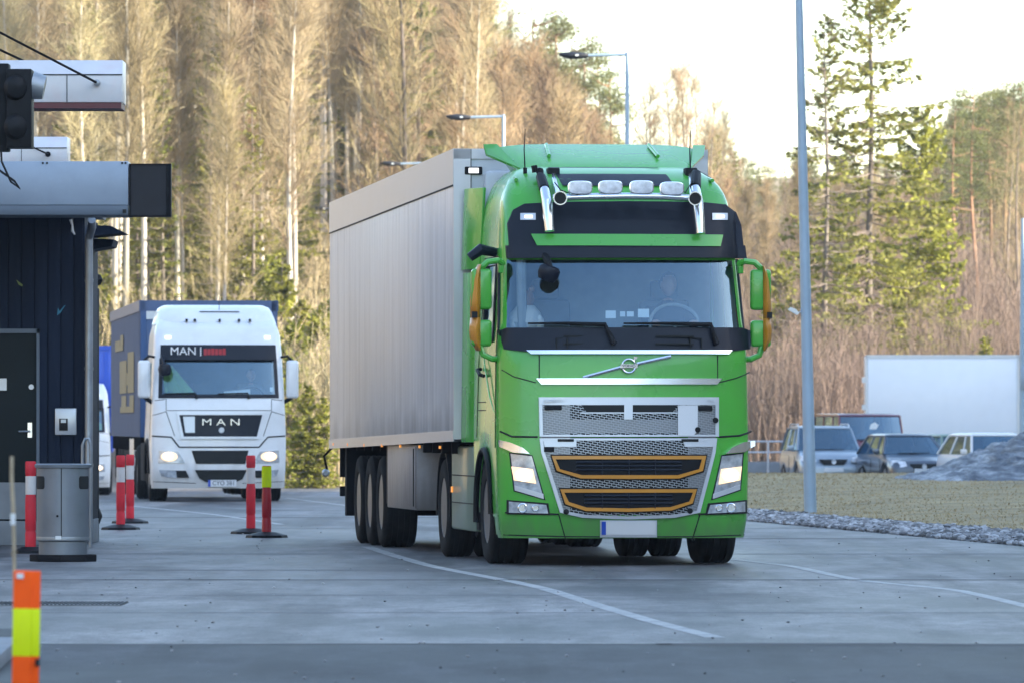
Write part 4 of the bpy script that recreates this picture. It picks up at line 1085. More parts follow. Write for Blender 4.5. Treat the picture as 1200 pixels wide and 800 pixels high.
def paved(name, lo, hi, fine=.25, rough=(.42, .62), streak=(.35, .05, 1)):
    m, t, b, noise = ground_mat(); L_ = t.links
    a = noise(1.0, streak, 5, .6); s_ = noise(90, (1, .25, 1), 3, .7); g = noise(9, (1, .35, 1), 6, .65)
    rp = t.nodes.new('ShaderNodeValToRGB'); rp.color_ramp.elements[0].position = .40; rp.color_ramp.elements[1].position = .60
    rp.color_ramp.elements[0].color = (*lo, 1); rp.color_ramp.elements[1].color = (*hi, 1)
    L_.new(a.outputs['Fac'], rp.inputs[0])
    mu = t.nodes.new('ShaderNodeMix'); mu.data_type = 'RGBA'; mu.blend_type = 'MULTIPLY'; mu.inputs['Factor'].default_value = 1
    r2_ = t.nodes.new('ShaderNodeMapRange'); r2_.inputs[1].default_value = .3; r2_.inputs[2].default_value = .7; r2_.inputs[3].default_value = 1 - fine; r2_.inputs[4].default_value = 1 + fine * .6
    L_.new(s_.outputs['Fac'], r2_.inputs[0]); L_.new(rp.outputs[0], mu.inputs['A']); L_.new(r2_.outputs[0], mu.inputs['B'])
    mu2 = t.nodes.new('ShaderNodeMix'); mu2.data_type = 'RGBA'; mu2.blend_type = 'MULTIPLY'; mu2.inputs['Factor'].default_value = 1
    r3 = t.nodes.new('ShaderNodeMapRange'); r3.inputs[1].default_value = .35; r3.inputs[2].default_value = .65; r3.inputs[3].default_value = .86; r3.inputs[4].default_value = 1.1
    L_.new(g.outputs['Fac'], r3.inputs[0]); L_.new(mu.outputs['Result'], mu2.inputs['A']); L_.new(r3.outputs[0], mu2.inputs['B'])
    L_.new(mu2.outputs['Result'], b.inputs['Base Color'])
    md = noise(1.0, (1.6, .42, 1), 7, .72); tk = noise(1.0, (1.5, .035, 1), 4, .55); dk = noise(1.0, (.55, .10, 1), 3, .5)
    for nn_, lo_, hi_, a_, b_ in ((md, .42, .60, .70, 1.18), (dk, .50, .64, 1.0, .55), (tk, .52, .66, 1.0, .66)):
        q_ = t.nodes.new('ShaderNodeMapRange'); q_.inputs[1].default_value = lo_; q_.inputs[2].default_value = hi_; q_.inputs[3].default_value = a_; q_.inputs[4].default_value = b_
        w2 = t.nodes.new('ShaderNodeMix'); w2.data_type = 'RGBA'; w2.blend_type = 'MULTIPLY'; w2.inputs['Factor'].default_value = 1
        L_.new(nn_.outputs['Fac'], q_.inputs[0]); L_.new(b.inputs['Base Color'].links[0].from_socket, w2.inputs['A']); L_.new(q_.outputs[0], w2.inputs['B']); L_.new(w2.outputs['Result'], b.inputs['Base Color'])
    rr = t.nodes.new('ShaderNodeMapRange'); rr.inputs[1].default_value = .35; rr.inputs[2].default_value = .65; rr.inputs[3].default_value = rough[0]; rr.inputs[4].default_value = rough[1]
    L_.new(a.outputs['Fac'], rr.inputs[0]); L_.new(rr.outputs[0], b.inputs['Roughness'])
    b.inputs['Specular IOR Level'].default_value = .16
    bp = t.nodes.new('ShaderNodeBump'); bp.inputs['Strength'].default_value = .25; bp.inputs['Distance'].default_value = .01
    L_.new(s_.outputs['Fac'], bp.inputs['Height']); L_.new(bp.outputs[0], b.inputs['Normal'])
    return m
M['asphalt'] = paved('worn_asphalt', (.085, .083, .086), (.215, .21, .21))
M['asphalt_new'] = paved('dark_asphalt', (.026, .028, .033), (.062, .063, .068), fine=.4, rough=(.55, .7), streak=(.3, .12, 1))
M['concrete'] = paved('worn_concrete', (.115, .110, .108), (.26, .25, .24), fine=.4, rough=(.45, .62), streak=(.28, .09, 1))
M['forest_floor'] = pmat('leaf_litter', (.26, .20, .12), .95, var=.4, vscale=.35, bump=.6, bscale=3)

def sheet(name, xs, ys, zf, mat, dz=0.0):
    m = MB(); m.grid([[(x, y, zf(x, y) + dz) for x in xs] for y in ys])
    o = m.build(name, mat, None, smooth=180, recalc=False)
    for p in o.data.polygons:
        pass
    bm = bmesh.new(); bm.from_mesh(o.data)
    for f in bm.faces:
        if f.normal.z < 0: f.normal_flip()
    bm.to_mesh(o.data); bm.free()
    return tag(o, kind='structure')
def rng(a, b, n): return [a + (b - a) * i / n for i in range(n + 1)]
xs = rng(-1500, -40, 12) + rng(-38, 40, 60) + rng(60, 1500, 12)
ys = rng(-1500, -10, 10) + rng(0, 130, 26) + rng(132, 205, 30) + rng(215, 600, 40) + rng(660, 1000, 4)
def zground(x, y):
    return zt(x, y) if y < 600 else zt(x, 600)
o = sheet('ground', xs, ys, zground, 'asphalt')
# forest floor material on the hill
o.data.materials.append(M['forest_floor'])
for p in o.data.polygons:
    if p.center.y > 210: p.material_index = 1
sheet('concrete_apron', rng(-30, 30, 30), rng(43.75, 62, 8), lambda x, y: 0, 'concrete', .004)
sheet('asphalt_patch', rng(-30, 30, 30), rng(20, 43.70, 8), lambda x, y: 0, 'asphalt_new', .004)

# thin joints across the concrete and the road
M['joint'] = pmat('joint_filler_and_shadow', (.03, .03, .032), .8)
M['joint_light'] = pmat('joint_sawcut', (.10, .10, .105), .8)
random.seed(3)
for (y_, w_, x0, x1, mt_) in ((43.66, .16, -9, 1.0, 'joint'), (43.40, .50, .9, 6.5, 'joint'), (51.0, .14, -9, 9, 'joint_light'), (56.3, .16, -9, 2, 'joint_light'), (61.8, .30, -9, 9, 'joint'), (66.2, .30, -9, 1.0, 'joint_light'),  # wide near strip at right paints the slab gap with its shadow line
                              (74.5, .26, -9, 9, 'joint_light'), (84.5, .34, 1, 9, 'joint'), (93, .35, -12, 12, 'joint_light'), (104, .5, -12, 4, 'joint')):
    m = MB(); n = 60; r0, r1 = [], []
    for k in range(n + 1):
        x = x0 + (x1 - x0) * k / n; j_ = .02 * mn.noise(Vector((x * 1.3, y_, 0)))
        ww = w_ * (1 + .5 * mn.noise(Vector((x * .9, y_ + 9, 0))))
        zj = .0050 if y_ < 62 else .0016
        r0.append((x, y_ + j_, zj)); r1.append((x, y_ + j_ + ww, zj))
    m.grid([r0, r1]); tag(m.build('expansion_joint', mt_, None, smooth=None), kind='structure')

# painted lines
M['paint'] = pmat('road_paint_worn', (.34, .34, .33), .6, var=.3, vscale=9, dirt=(.17, .17, .175), dirt_amt=1.5, dirt_scale=3.5)
def gpt(px, py): 
    d = CH * F / (py - HY)
    p = at(px, py, d); return Vector((p.x, p.y, 0))
def road_line(pts, w_):
    P = [gpt(*p) for p in pts]; Q = []
    for i in range(len(P) - 1):
        for k in range(10): Q.append(P[i].lerp(P[i + 1], k / 10))
    Q.append(P[-1])
    for _ in range(5): Q = [Q[0]] + [(Q[i - 1] + Q[i] * 2 + Q[i + 1]) / 4 for i in range(1, len(Q) - 1)] + [Q[-1]]
    l, r = [], []
    for i, p in enumerate(Q):
        t_ = (Q[min(i + 1, len(Q) - 1)] - Q[max(i - 1, 0)]).normalized(); n_ = Vector((-t_.y, t_.x, 0))
        l.append(p + n_ * w_ / 2 + Vector((0, 0, (.0058 if p.y < 62 else .0026) + zt(p.x, p.y)))); r.append(p - n_ * w_ / 2 + Vector((0, 0, (.0058 if p.y < 62 else .0026) + zt(p.x, p.y))))
    m = MB(); m.grid([l, r]); tag(m.build('painted_line', 'paint', None, smooth=None, recalc=False), kind='structure')
road_line([(430, 640), (460, 650), (505, 663), (600, 681), (640, 690), (690, 706), (760, 727), (838, 747)], .13)
road_line([(860, 655), (930, 663), (970, 672), (1015, 681), (1120, 691), (1165, 701), (1210, 712)], .12)
road_line([(150, 592), (250, 602), (330, 614)], .12)
road_line([(335, 583), (400, 591), (440, 597)], .14)

# stains / patches of darker rubber tracks: part of the ground material; grate
g = thing('drain_grate', 'long dark metal drain grate set in the concrete in front of the litter bin', 'drain', (at(70, 708, 53.5).x, 53.5, .006))
m = MB(); m.bb(-1.5, .5, -.50, .50, 0, .006); m.build('grate_frame', 'rim', g)
m = MB()
for k in range(64): m.bb(-1.47 + k * .031, -1.455 + k * .031, -.45, .45, .0055, .010)
m.build('grate_bars', 'chassis', g)

# ---------------------------------------------------------------- grass mound, gravel, rock
M['grass'] = pmat('winter_grass', (.27, .205, .10), .95, var=.3, vscale=.8, dirt=(.20, .17, .08), dirt_amt=.6, dirt_scale=.6, bump=.5, bscale=30)
M['grass_blade'] = pmat('dry_grass_blades', (.37, .275, .14), .9, var=.35, vscale=1.2, dirt=(.21, .18, .08), dirt_amt=.6, dirt_scale=.6)
M['gravel'] = pmat('crushed_stone', (.25, .25, .255), .8, var=.45, vscale=7, dirt=(.10, .11, .12), dirt_amt=.5, dirt_scale=3)
M['gravel_bed'] = pmat('gravel_bed', (.10, .105, .11), .9, var=.4, vscale=12, bump=.8, bscale=14)
def front_edge(x): return 100 - (x - 3.4) * 8.6 if x > 3.4 else 100 + (3.4 - x) * 9      # gravel towards the road
def back_edge(x): return front_edge(x) + 13.5
def zgrass(x, y):
    e = back_edge(x); k = smooth(e - 2, 150, y); h = .31 * k
    h *= 1 - smooth(156, 172, y)
    z = .03 + h + zt(x, y) * smooth(150, 172, y) + .015 * mn.noise(Vector((x * .5, y * .2, 0)))
    return z - .12 * smooth(172, 176, y)
m = MB(); rows = []
for i in range(61):
    r = []
    for k in range(61):
        x = 1.6 + 28 * (k / 60) ** 1.4; e = back_edge(x) - 1.0 if x < 11 else back_edge(11) - 1
        y = e + (176 - e) * (i / 60)
        r.append((x, y, zgrass(x, y)))
    rows.append(r)
m.grid(rows); o = m.build('grass_field', 'grass', None, smooth=180); tag(o, kind='structure')
random.seed(11)
m = MB()
for _ in range(34000):
    x = 2.0 + 15 * random.random() ** 1.2; e = back_edge(min(x, 11)) - 1; y = e + (165 - e) * random.random() ** 1.1
    if (x / y) * F > 700: continue
    z = zgrass(x, y); h = random.uniform(.012, .032); a = random.uniform(-.8, .8); w_ = random.uniform(.006, .016)
    m.add([(x - w_, y, z - .01), (x + w_, y, z - .01), (x + random.uniform(-.05, .05), y + random.uniform(-.04, .04), z + h)], [(0, 1, 2)])
o = m.build('grass', 'grass_blade', None, smooth=None, recalc=False); tag(o, 'short dry winter grass on the low bank between road and parked cars', 'grass', kind='stuff')
# gravel strip
m = MB(); rows = []
for k in range(61):
    x = .5 + 14 * k / 60; f_, b_ = front_edge(min(x, 11)), back_edge(min(x, 11))
    rows.append([(x, f_ + (b_ + 1 - f_) * i / 8, .006 + .02 * sin(pi * min(1, i / 8))) for i in range(9)])
m.grid(rows); tag(m.build('gravel_bed', 'gravel_bed', None, smooth=180), kind='structure')
random.seed(5)
bmt = bmesh.new(); bmesh.ops.create_icosphere(bmt, subdivisions=1, radius=1); iv = [v.co.copy() for v in bmt.verts]; ifc = [[v.index for v in f.verts] for f in bmt.faces]; bmt.free()
m = MB()
for _ in range(22000):
    x = .8 + 9 * random.random(); f_, b_ = front_edge(x), back_edge(x); u = random.random(); y = f_ + (b_ - f_) * u
    if y < 30 or (x / y) * F > 720 or (x / y) * F < 60: continue
    if u < .08 and random.random() < .5: continue
    s_ = random.uniform(.018, .050) * (1.5 if random.random() < .08 else 1)
    sc = Vector((random.uniform(.7, 1.4), random.uniform(.7, 1.3), random.uniform(.5, .9))) * s_
    rot = Matrix.Rotation(random.uniform(0, 6.3), 3, 'Z') @ Matrix.Rotation(random.uniform(-.5, .5), 3, 'X')
    c = Vector((x, y, .01 + .02 * sin(pi * u) + s_ * .25 + (.025 * random.random() if .1 < u < .9 else 0)))
    m.add([c + rot @ Vector((v.x * sc.x, v.y * sc.y, v.z * sc.z)) * random.uniform(.8, 1.15) for v in iv], ifc)
o = m.build('gravel', 'gravel', None, smooth=None, recalc=False); tag(o, 'strip of blue grey crushed stones along the road edge', 'gravel', kind='stuff')

# rock outcrop
def rock_mat():
    m, t, b, noise = ground_mat(); m.name = 'blasted_rock'; L_ = t.links
    n1 = noise(1.3, (1.2, .5, 4.5), 8, .7); n1.inputs['Distortion'].default_value = .6; n2 = noise(5, (1, 1, 1), 8, .7)
    t.nodes['Mapping'].inputs['Rotation'].default_value = (0, radians(24), 0)
    rp = t.nodes.new('ShaderNodeValToRGB'); e = rp.color_ramp.elements
    e[0].position = .38; e[0].color = (.035, .042, .06, 1); e[1].position = .64; e[1].color = (.36, .38, .40, 1); q = e.new(.5); q.color = (.13, .145, .165, 1)
    L_.new(n1.outputs['Fac'], rp.inputs[0]); L_.new(rp.outputs[0], b.inputs['Base Color']); b.inputs['Roughness'].default_value = .7
    bp = t.nodes.new('ShaderNodeBump'); bp.inputs['Strength'].default_value = .6; bp.inputs['Distance'].default_value = .08
    L_.new(n2.outputs['Fac'], bp.inputs['Height']); L_.new(bp.outputs[0], b.inputs['Normal'])
    return m
M['rock'] = rock_mat()
rk = []
def rock(name, x0, x1, y0, y1, hf, label, nx=240, ny=110):
    m = MB(); rows = []
    for i in range(ny + 1):
        v = i / ny; r = []
        for k in range(nx + 1):
            u = k / nx; x = x0 + (x1 - x0) * u; y = y0 + (y1 - y0) * v
            e = hf(x) * (sin(pi * min(1, v * 1.02)) ** .6)
            nz = mn.fractal(Vector((x * .55 + 2, y * .25, 1.7)), .9, 2.1, 5)
            crack = abs(mn.noise(Vector((x * .9 + (e) * 1.5, y * .22, 5)))) 
            rg = 1 - abs(mn.noise(Vector((x * 2.6 - e * 1.5, y * .9, 8)))) * 2; rg2 = 1 - abs(mn.noise(Vector((x * 6 + e * 4, y * 2.2, 1)))) * 2
            z = e * (1 + .16 * nz) + .10 * rg * min(1, e * 2) + .035 * rg2 - .22 * max(0, .14 - crack) / .14 * min(1, e) + .05 * mn.noise(Vector((x * 4, y * 1.5, 2)))
            r.append((x, y, zgrass(x, y) - .12 + max(0, z)))
        rows.append(r)
    m.grid(rows); o = m.build(name, 'rock', None, smooth=16); return tag(o, label, 'rock', 'rock outcrops in the grass')
rock('rock_outcrop', 7.5, 15.5, 133, 146, lambda x: 1.10 * smooth(7.3, 11.3, x) ** .9 * (.55 + .45 * max(0, min(1, (x - 7.5) / 3.6))) + .06, 'large sloping blue grey bedrock outcrop in front of the parked cars')
rock('rock_outcrop', 8.9, 15, 126, 133, lambda x: .50 * smooth(9.0, 11.5, x) + .01, 'low rounded bedrock hump at the foot of the large outcrop', 160, 70)

def per_island(m, amt):
    t = m.node_tree; b = t.nodes['Principled BSDF']; l = b.inputs['Base Color'].links[0]; src = l.from_socket
    g_ = t.nodes.new('ShaderNodeNewGeometry'); hs = t.nodes.new('ShaderNodeHueSaturation'); mr = t.nodes.new('ShaderNodeMapRange')
    mr.inputs[3].default_value = 1 - amt; mr.inputs[4].default_value = 1 + amt
    t.links.new(g_.outputs['Random Per Island'], mr.inputs[0]); t.links.new(mr.outputs[0], hs.inputs['Value']); t.links.new(src, hs.inputs['Color']); t.links.new(hs.outputs[0], b.inputs['Base Color'])
per_island(M['gravel'], .75); per_island(M['grass_blade'], .22)

# ---------------------------------------------------------------- unseen ridge added outside the picture to shade the road
m = MB(); rows = []
def ridge_h(y):
    h = 36 * smooth(-260, -120, y)
    if y > 85: h = 36 + (30 - 36) * smooth(85, 150, y)
    if y > 140: h *= 1 - smooth(140, 156, y)
    return h
for i in range(131):
    y = -300 + 520 * i / 130
    rows.append([(x, y, -.4 + ridge_h(y) * k * (1 + .08 * mn.noise(Vector((x * .03, y * .03, 0))))) for x, k in ((44, 0), (52, .55), (60, 1), (80, 1.02), (110, .8), (150, 0))])
m.grid(rows); tag(m.build('light_shaping_hill', 'forest_floor', None, smooth=180), kind='structure')
m = MB(); rows = []  # unseen left slope, added to bounce warm light onto the trucks
for i in range(41):
    y = -60 + 300 * i / 40
    rows.append([(x, y, -.5 + 34 * k * (1 + .1 * mn.noise(Vector((x * .03, y * .04, 4))))) for x, k in ((-32, 0), (-45, .35), (-62, .8), (-80, 1), (-120, 1.1), (-170, 0))])
m.grid(rows); tag(m.build('light_shaping_hill', 'forest_floor', None, smooth=180), kind='structure')
m = MB(); rows = []  # unseen low mound, added to keep parked cars and white box shaded
for i in range(21):
    y = 150 + 62 * i / 20
    rows.append([(x, y, -.5 + 17.5 * sin(pi * i / 20) ** .5 * k) for x, k in ((32, 0), (37, .7), (42, 1), (52, 1), (62, 0))])
m.grid(rows); tag(m.build('light_shaping_hill', 'forest_floor', None, smooth=180), kind='structure')

# small stones and grit lying on the paving
random.seed(19); m = MB()
for _ in range(260):
    y = 36 + 60 * random.random() ** 1.3; x = (random.uniform(-20, 1220) - 600) / F * y
    if abs(x + 4) < .2: continue
    s_ = random.uniform(.005, .012); c = Vector((x, y, .006 + s_ * .4))
    m.add([c + Vector((v.x * s_ * random.uniform(.8, 1.6), v.y * s_, v.z * s_ * .6)) for v in iv], ifc)
o = m.build('grit', 'gravel', None, smooth=None, recalc=False); tag(o, 'loose small grit scattered on the paving', 'grit', kind='stuff')
# ================================================================ kiosk building on the left
M['cladding'] = pmat('dark_blue_timber', (.010, .017, .036), .65, spec=.12, var=.25, vscale=1.5, stretch=(1, 1, .12), bump=.2, bscale=18)
M['door_mat'] = pmat('dark_green_door', (.012, .017, .018), .6, spec=.12, var=.08)
M['galv'] = pmat('galvanised_steel', (.30, .33, .36), .4, .55, var=.18, vscale=4, dirt=(.17, .18, .19), dirt_amt=.4, dirt_scale=3)
M['fascia'] = pmat('grey_metal_fascia', (.26, .32, .40), .4, .2, var=.07, vscale=1.2, dirt=(.17, .21, .26), dirt_amt=.4)
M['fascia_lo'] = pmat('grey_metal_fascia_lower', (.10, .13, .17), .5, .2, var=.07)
M['concrete_lt'] = pmat('pale_concrete', (.20, .22, .24), .8, var=.15)
M['beam_white'] = pmat('white_canopy_metal', (.60, .61, .64), .35, .1, var=.05, dirt=(.62, .36, .38), dirt_amt=.55, dirt_scale=1.0)
M['beam_red'] = pmat('dark_red_soffit', (.10, .02, .025), .5)
bt = thing('kiosk_building', 'dark blue timber-clad kiosk with metal roof fascia at the left edge', 'building', (-7.4, 80, 0))
def lx(px, d): return at(px, 0, d).x + 7.4
X1 = lx(98, 80)
m = MB(); m.bb(-3.0, X1 - .02, .02, 2.4, .28, 3.78); wl = m.build('wall', 'cladding', bt)
m = MB(); k = 0; x = -3.0
while x < X1 - .01:
    x2 = min(x + .150, X1)
    if not (lx(-50, 80) - .05 < (x + x2) / 2 < lx(43, 80) + .05): m.bb(x, x2 - .014, -.02 + .004 * (k % 2), .03, .28, 3.75)
    else: m.bb(x, x2 - .014, -.02 + .004 * (k % 2), .03, 2.46, 3.75)
    x = x2; k += 1
y_ = .0
while y_ < 2.4: m.bb(X1 - .03, X1 + .012, y_, y_ + .136, .28, 3.75); y_ += .15
m.build('cladding_boards', 'cladding', bt, bevel=.004)
m = MB(); m.bb(-3.05, X1 + .03, -.03, 2.42, 0, .28); m.build('plinth', 'concrete_lt', bt, bevel=.01)
dx0, dx1 = lx(-49, 80), lx(43, 80)
m = MB(); m.bb(dx0, dx1, -.025, .03, .285, 2.42); dr = m.build('door', 'door_mat', bt, bevel=.006)
m = MB(); m.bb(dx0 - .05, dx0, -.05, .03, .285, 2.47); m.bb(dx1, dx1 + .035, -.05, .03, .285, 2.47); m.bb(dx0 - .05, dx1 + .035, -.05, .03, 2.42, 2.47); m.build('door_frame', 'fascia_lo', dr)
m = MB(); m.bb(dx0 + .02, dx1 - .02, -.032, -.02, .30, .72); m.build('kick_plate', 'concrete_lt', dr)
hz = CH + (HY - 505) / 102.5
m = MB(); m.bb(dx1 - .10, dx1 - .05, -.04, -.02, hz - .07, hz + .10); m.tube([(dx1 - .075, -.03, hz), (dx1 - .075, -.08, hz), (dx1 - .20, -.08, hz)], .012, 8); m.build('handle', 'chrome', dr)
m = MB(); m.lathe([(.03, 0), (.03, -.012)], (dx1 - .06, -.026, CH + 45 / 102.5), 'Y', 16); m.build('lock_disc', 'silver', dr)
m = MB(); m.bb(dx0 + .30, lx(8, 80), -.03, -.024, CH + 41 / 102.5, CH + 55 / 102.5); m.build('door_sign', 'silver', dr)
m = MB(); m.bb(lx(65, 80), lx(90, 80), -.09, -.02, CH - 11 / 102.5, CH + 20 / 102.5); kp = m.build('keypad_box', 'silver', bt, bevel=.01)
m = MB(); m.bb(lx(70, 80), lx(80, 80), -.10, -.088, CH - 6 / 102.5, CH + 8 / 102.5); m.build('keypad', 'black', kp)
m = MB(); m.bb(lx(72, 80), lx(78, 80), -.104, -.098, CH + 3 / 102.5, CH + 7 / 102.5); m.build('keypad_display', 'paper', kp)
M['mark_blue'] = pmat('blue_paint_mark', (.03, .20, .32), .6); M['mark_green'] = pmat('green_paint_mark', (.16, .22, .07), .6)
m = MB(); m.prism([(lx(67, 80), CH + 1.25), (lx(71, 80), CH + 1.28), (lx(77, 80), CH + 1.37), (lx(75, 80), CH + 1.36), (lx(70, 80), CH + 1.30), (lx(68, 80), CH + 1.34)], -.026, -.02, 'Y'); m.build('paint_mark', 'mark_blue', bt)
m = MB(); m.prism([(lx(19, 80), CH + 1.66), (lx(27, 80), CH + 1.60), (lx(26, 80), CH + 1.58), (lx(22, 80), CH + 1.60)], -.026, -.02, 'Y'); m.build('paint_mark', 'mark_green', bt)
# roof
rX = lx(150, 77)
m = MB(); m.bb(-3.2, X1 + .1, -1.9, 2.6, 3.79, 4.15); m.build('roof', 'fascia_lo', bt)
m = MB(); m.bb(-3.4, rX, -3.0, -1.9, 3.79, 4.27); m.build('roof_fascia', 'fascia', bt, bevel=.006)
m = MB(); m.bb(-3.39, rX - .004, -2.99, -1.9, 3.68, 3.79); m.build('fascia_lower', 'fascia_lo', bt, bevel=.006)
m = MB()
for xx in (lx(50, 77), lx(55, 77), lx(143, 77), lx(147, 77)): m.cyl((xx, -3.0, 4.25), (xx, -3.01, 4.25), .012, n=8)
m.bb(rX - .06, rX - .02, -3.01, -3.0, 3.70, 3.74); m.build('screws', 'seam', bt)
# drain pipe
dp = MB(); px_ = lx(104, 79.8)
dp.tube([(px_ + .05, -.5, 3.70), (px_ + .045, -.3, 3.62), (px_, -.18, 3.5), (px_, -.18, 3.3), (px_, -.18, .25), (px_, -.25, .15)], .046, 12)
dp.build('drain_pipe', 'galv', bt)
m = MB()
for zz in (.9, 2.0, 3.0): m.cyl((px_, -.18, zz), (px_, -.18, zz + .035), .053, n=14)
m.build('pipe_bracket', 'galv', bt)
# window awning blades on the side wall
for (pxe, zc, yy) in ((148, 3.60, .9), (133, 3.46, 1.5)):
    m = MB(); m.prism([(X1, zc + .07), (X1 + .28, zc + .06), (lx(pxe, 80 + yy), zc - .02), (X1, zc - .06)], yy - .4, yy + .6, 'Y'); m.build('awning_blade', 'cladding', bt)
m = MB(); m.tube([(lx(82, 79), -.9, 3.69), (lx(84, 79), -.9, 3.62), (lx(84, 79), -.9, 3.56), (lx(87, 79), -.9, 3.52)], [.02, .012, .02, .01], 6); m.build('hook', 'silver', bt)

# sign box at the end of the fascia
m = MB(); sx0, sx1 = at(151, 0, 77).x, at(200, 0, 77).x
sb = thing('sign_box', 'black square display box standing out from the end of the metal roof fascia', 'sign', ((sx0 + sx1) / 2, 77.1, 3.66))
h = (sx1 - sx0) / 2
m.bb(-h, h, -.06, .12, 0, .585); m.build('housing', 'black', sb, bevel=.006)
m = MB(); m.bb(-h, h, -.075, -.06, 0, .02); m.bb(-h, h, -.075, -.06, .565, .585); m.bb(h - .02, h, -.075, -.06, 0, .585); m.bb(-h, -h + .02, -.075, -.06, 0, .585); m.bb(h - .055, h - .048, -.068, -.06, .02, .565); m.build('frame', 'chassis', sb)
m = MB(); m.bb(-h + .02, h - .055, -.065, -.058, .02, .565); m.build('screen', 'navy', sb)

# canopy beams
def canopy(name, px1, d, ytop, ymid, ybot, label, xl=-6.5):
    X = at(px1, 0, d).x; zt_ = CH + (HY - ytop) / F * d; zm = CH + (HY - ymid) / F * d; zb_ = CH + (HY - ybot) / F * d
    t = thing(name, label, 'canopy', (X, d, zb_), 0, 'white canopy roofs')
    m = MB(); m.prism([(0, .06), (0, zm - zb_), (.12, zt_ - zb_), (.7, zt_ - zb_), (.7, .06)], -5.5, 0, 'X'); m.build('roof_cladding', 'beam_white', t, bevel=.008)
    m = MB(); m.bb(-5.5, -.01, .01, .7, 0, .06); m.build('soffit', 'beam_red', t)
    m = MB(); m.bb(-5.5, 0, -.006, .0, zm - zb_ - .012, zm - zb_); m.bb(-.56, -.553, -.006, 0, .06, zm - zb_); m.build('seam', 'seam', t)
    for k in range(2):
        m = MB(); m.cyl((-5.2 + 1.2 * k, .4, 0), (-5.2 + 1.2 * k, .4, -zb_), .09); m.build('post', 'galv', t)
    return t, X, zb_, zt_
t, X, zb_, zt_ = canopy('canopy_roof', 143, 70.5, 70, 87, 127, 'white and pale pink canopy roof edge with dark red underside, above the traffic light')
for (a, b) in (((-20, 28), (113, 97)), ((-20, 48), (95, 103))):
    A = at(*a, 70.2); B = at(*b, 70.2); o_ = Vector((X, 70.5, zb_)); 
    if a[1] > 40: A.y += .5; B.y += .5
    m = MB(); m.tube([A - o_, B - o_], .014, 6); q = m.build('stay_rod', 'chassis', t)
m = MB(); B = at(113, 97, 70.4) - Vector((X, 70.5, zb_)); m.lathe([(.035, 0), (.035, -.03), (.015, -.04)], (B.x, B.y + .08, B.z), 'Y', 12); m.build('rod_anchor', 'galv', t)
m = MB(); m.tube([at(-20, 18, 70.4) - Vector((X, 70.5, zb_)), B], .014, 6)
# steel mast that carries the rods, just outside the frame
m = MB(); A = at(-22, 20, 70.3) - Vector((X, 70.5, zb_)); m.cyl((A.x, A.y, -zb_), (A.x, A.y, A.z + .3), .08); m.build('mast', 'galv', t)
t, X, zb_, zt_ = canopy('canopy_roof', 78, 86, 160, 173, 200, 'smaller white canopy roof edge seen just above the kiosk fascia')
m = MB(); o_ = Vector((X, 86, zb_)); m.tube([at(-10, 150, 85.9) - o_, at(56, 181, 85.9) - o_], .012, 6); m.lathe([(.035, 0), (.03, -.03)], tuple(at(56, 181, 85.95) - o_), 'Y', 12); m.build('stay_rod', 'chassis', t)

# traffic light
d = 60.0; P0 = at(20, 178, d); sc = d / F
tl = thing('traffic_light', 'black two-lamp traffic light with silver grey visor, seen from the side at the left edge', 'traffic light', (at(0, 0, d).x, d, 0))
def tx_(px): return (px - 0) * sc
def tz_(py): return CH + (HY - py) * sc
m = MB(); m.bb(tx_(-14), tx_(11), -.10, .12, tz_(178), tz_(75)); m.build('housing', 'black', tl, bevel=.012)
m = MB(); m.bb(tx_(9), tx_(38), -.17, .17, tz_(174), tz_(82)); m.build('backing_board', 'black', tl, bevel=.006)
for py, cl in ((104, 'galv'), (150, 'black')):
    m = MB(); m.tube([(tx_(20), -.17, tz_(py)), (tx_(22), -.21, tz_(py)), (tx_(24), -.235, tz_(py))], [.11, .09, .03], 18); m.build('lamp_dome', 'black', tl)
m = MB(); m.tube([(tx_(37), 0, tz_(100)), (tx_(52), 0, tz_(103))], [.125, .10], 20); m.build('visor', 'galv', tl)
m = MB(); m.tube([(tx_(2), -.12, tz_(172)), (tx_(3), -.14, tz_(190)), (tx_(14), -.14, tz_(214)), (tx_(25), -.14, tz_(222)), (tx_(18), -.14, tz_(213)), (tx_(-3), -.14, tz_(198))], .010, 6); m.build('cable', 'black', tl)
m = MB(); m.cyl((tx_(-24), 0, 0), (tx_(-24), 0, tz_(90)), .06); m.bb(tx_(-24), tx_(-10), -.03, .03, tz_(120), tz_(114)); m.bb(tx_(-24), tx_(-10), -.03, .03, tz_(160), tz_(154)); m.build('post', 'galv', tl)

# dark post with a round head behind the drain pipe
d = 83.0; X = at(113.0, 0, d).x
cp = thing('camera_post', 'slim black post with a round camera head behind the drain pipe', 'post', (X, d, 0))
m = MB(); m.bb(-.03, .03, -.05, .05, 0, CH + (HY - 338) / F * d); m.build('post', 'black', cp, bevel=.01)
m = MB(); m.lathe([(.01, -.075), (.05, -.06), (.075, 0), (.05, .06), (.01, .075)], (.0, 0, CH + (HY - 328) / F * d), 'Z', 20); m.build('camera_head', 'black', cp)
m = MB(); m.lathe([(.01, -.10), (.09, -.07), (.11, 0), (.09, .07), (.01, .10)], (-.03, 0, CH + (HY - 604) / F * d), 'X', 20); m.build('cable_drum', 'black', cp)
d = 78.5; hp = thing('hoop_rail', 'small grey steel hoop rail standing beside the drain pipe', 'rail', (at(100, 0, d).x, d, 0))
m = MB(); m.tube([(-.03, 0, 0), (-.03, 0, 1.15), (0, 0, 1.22), (.04, 0, 1.22), (.06, 0, 1.15), (.06, 0, 0)], .02, 8); m.build('hoop', 'galv', hp)

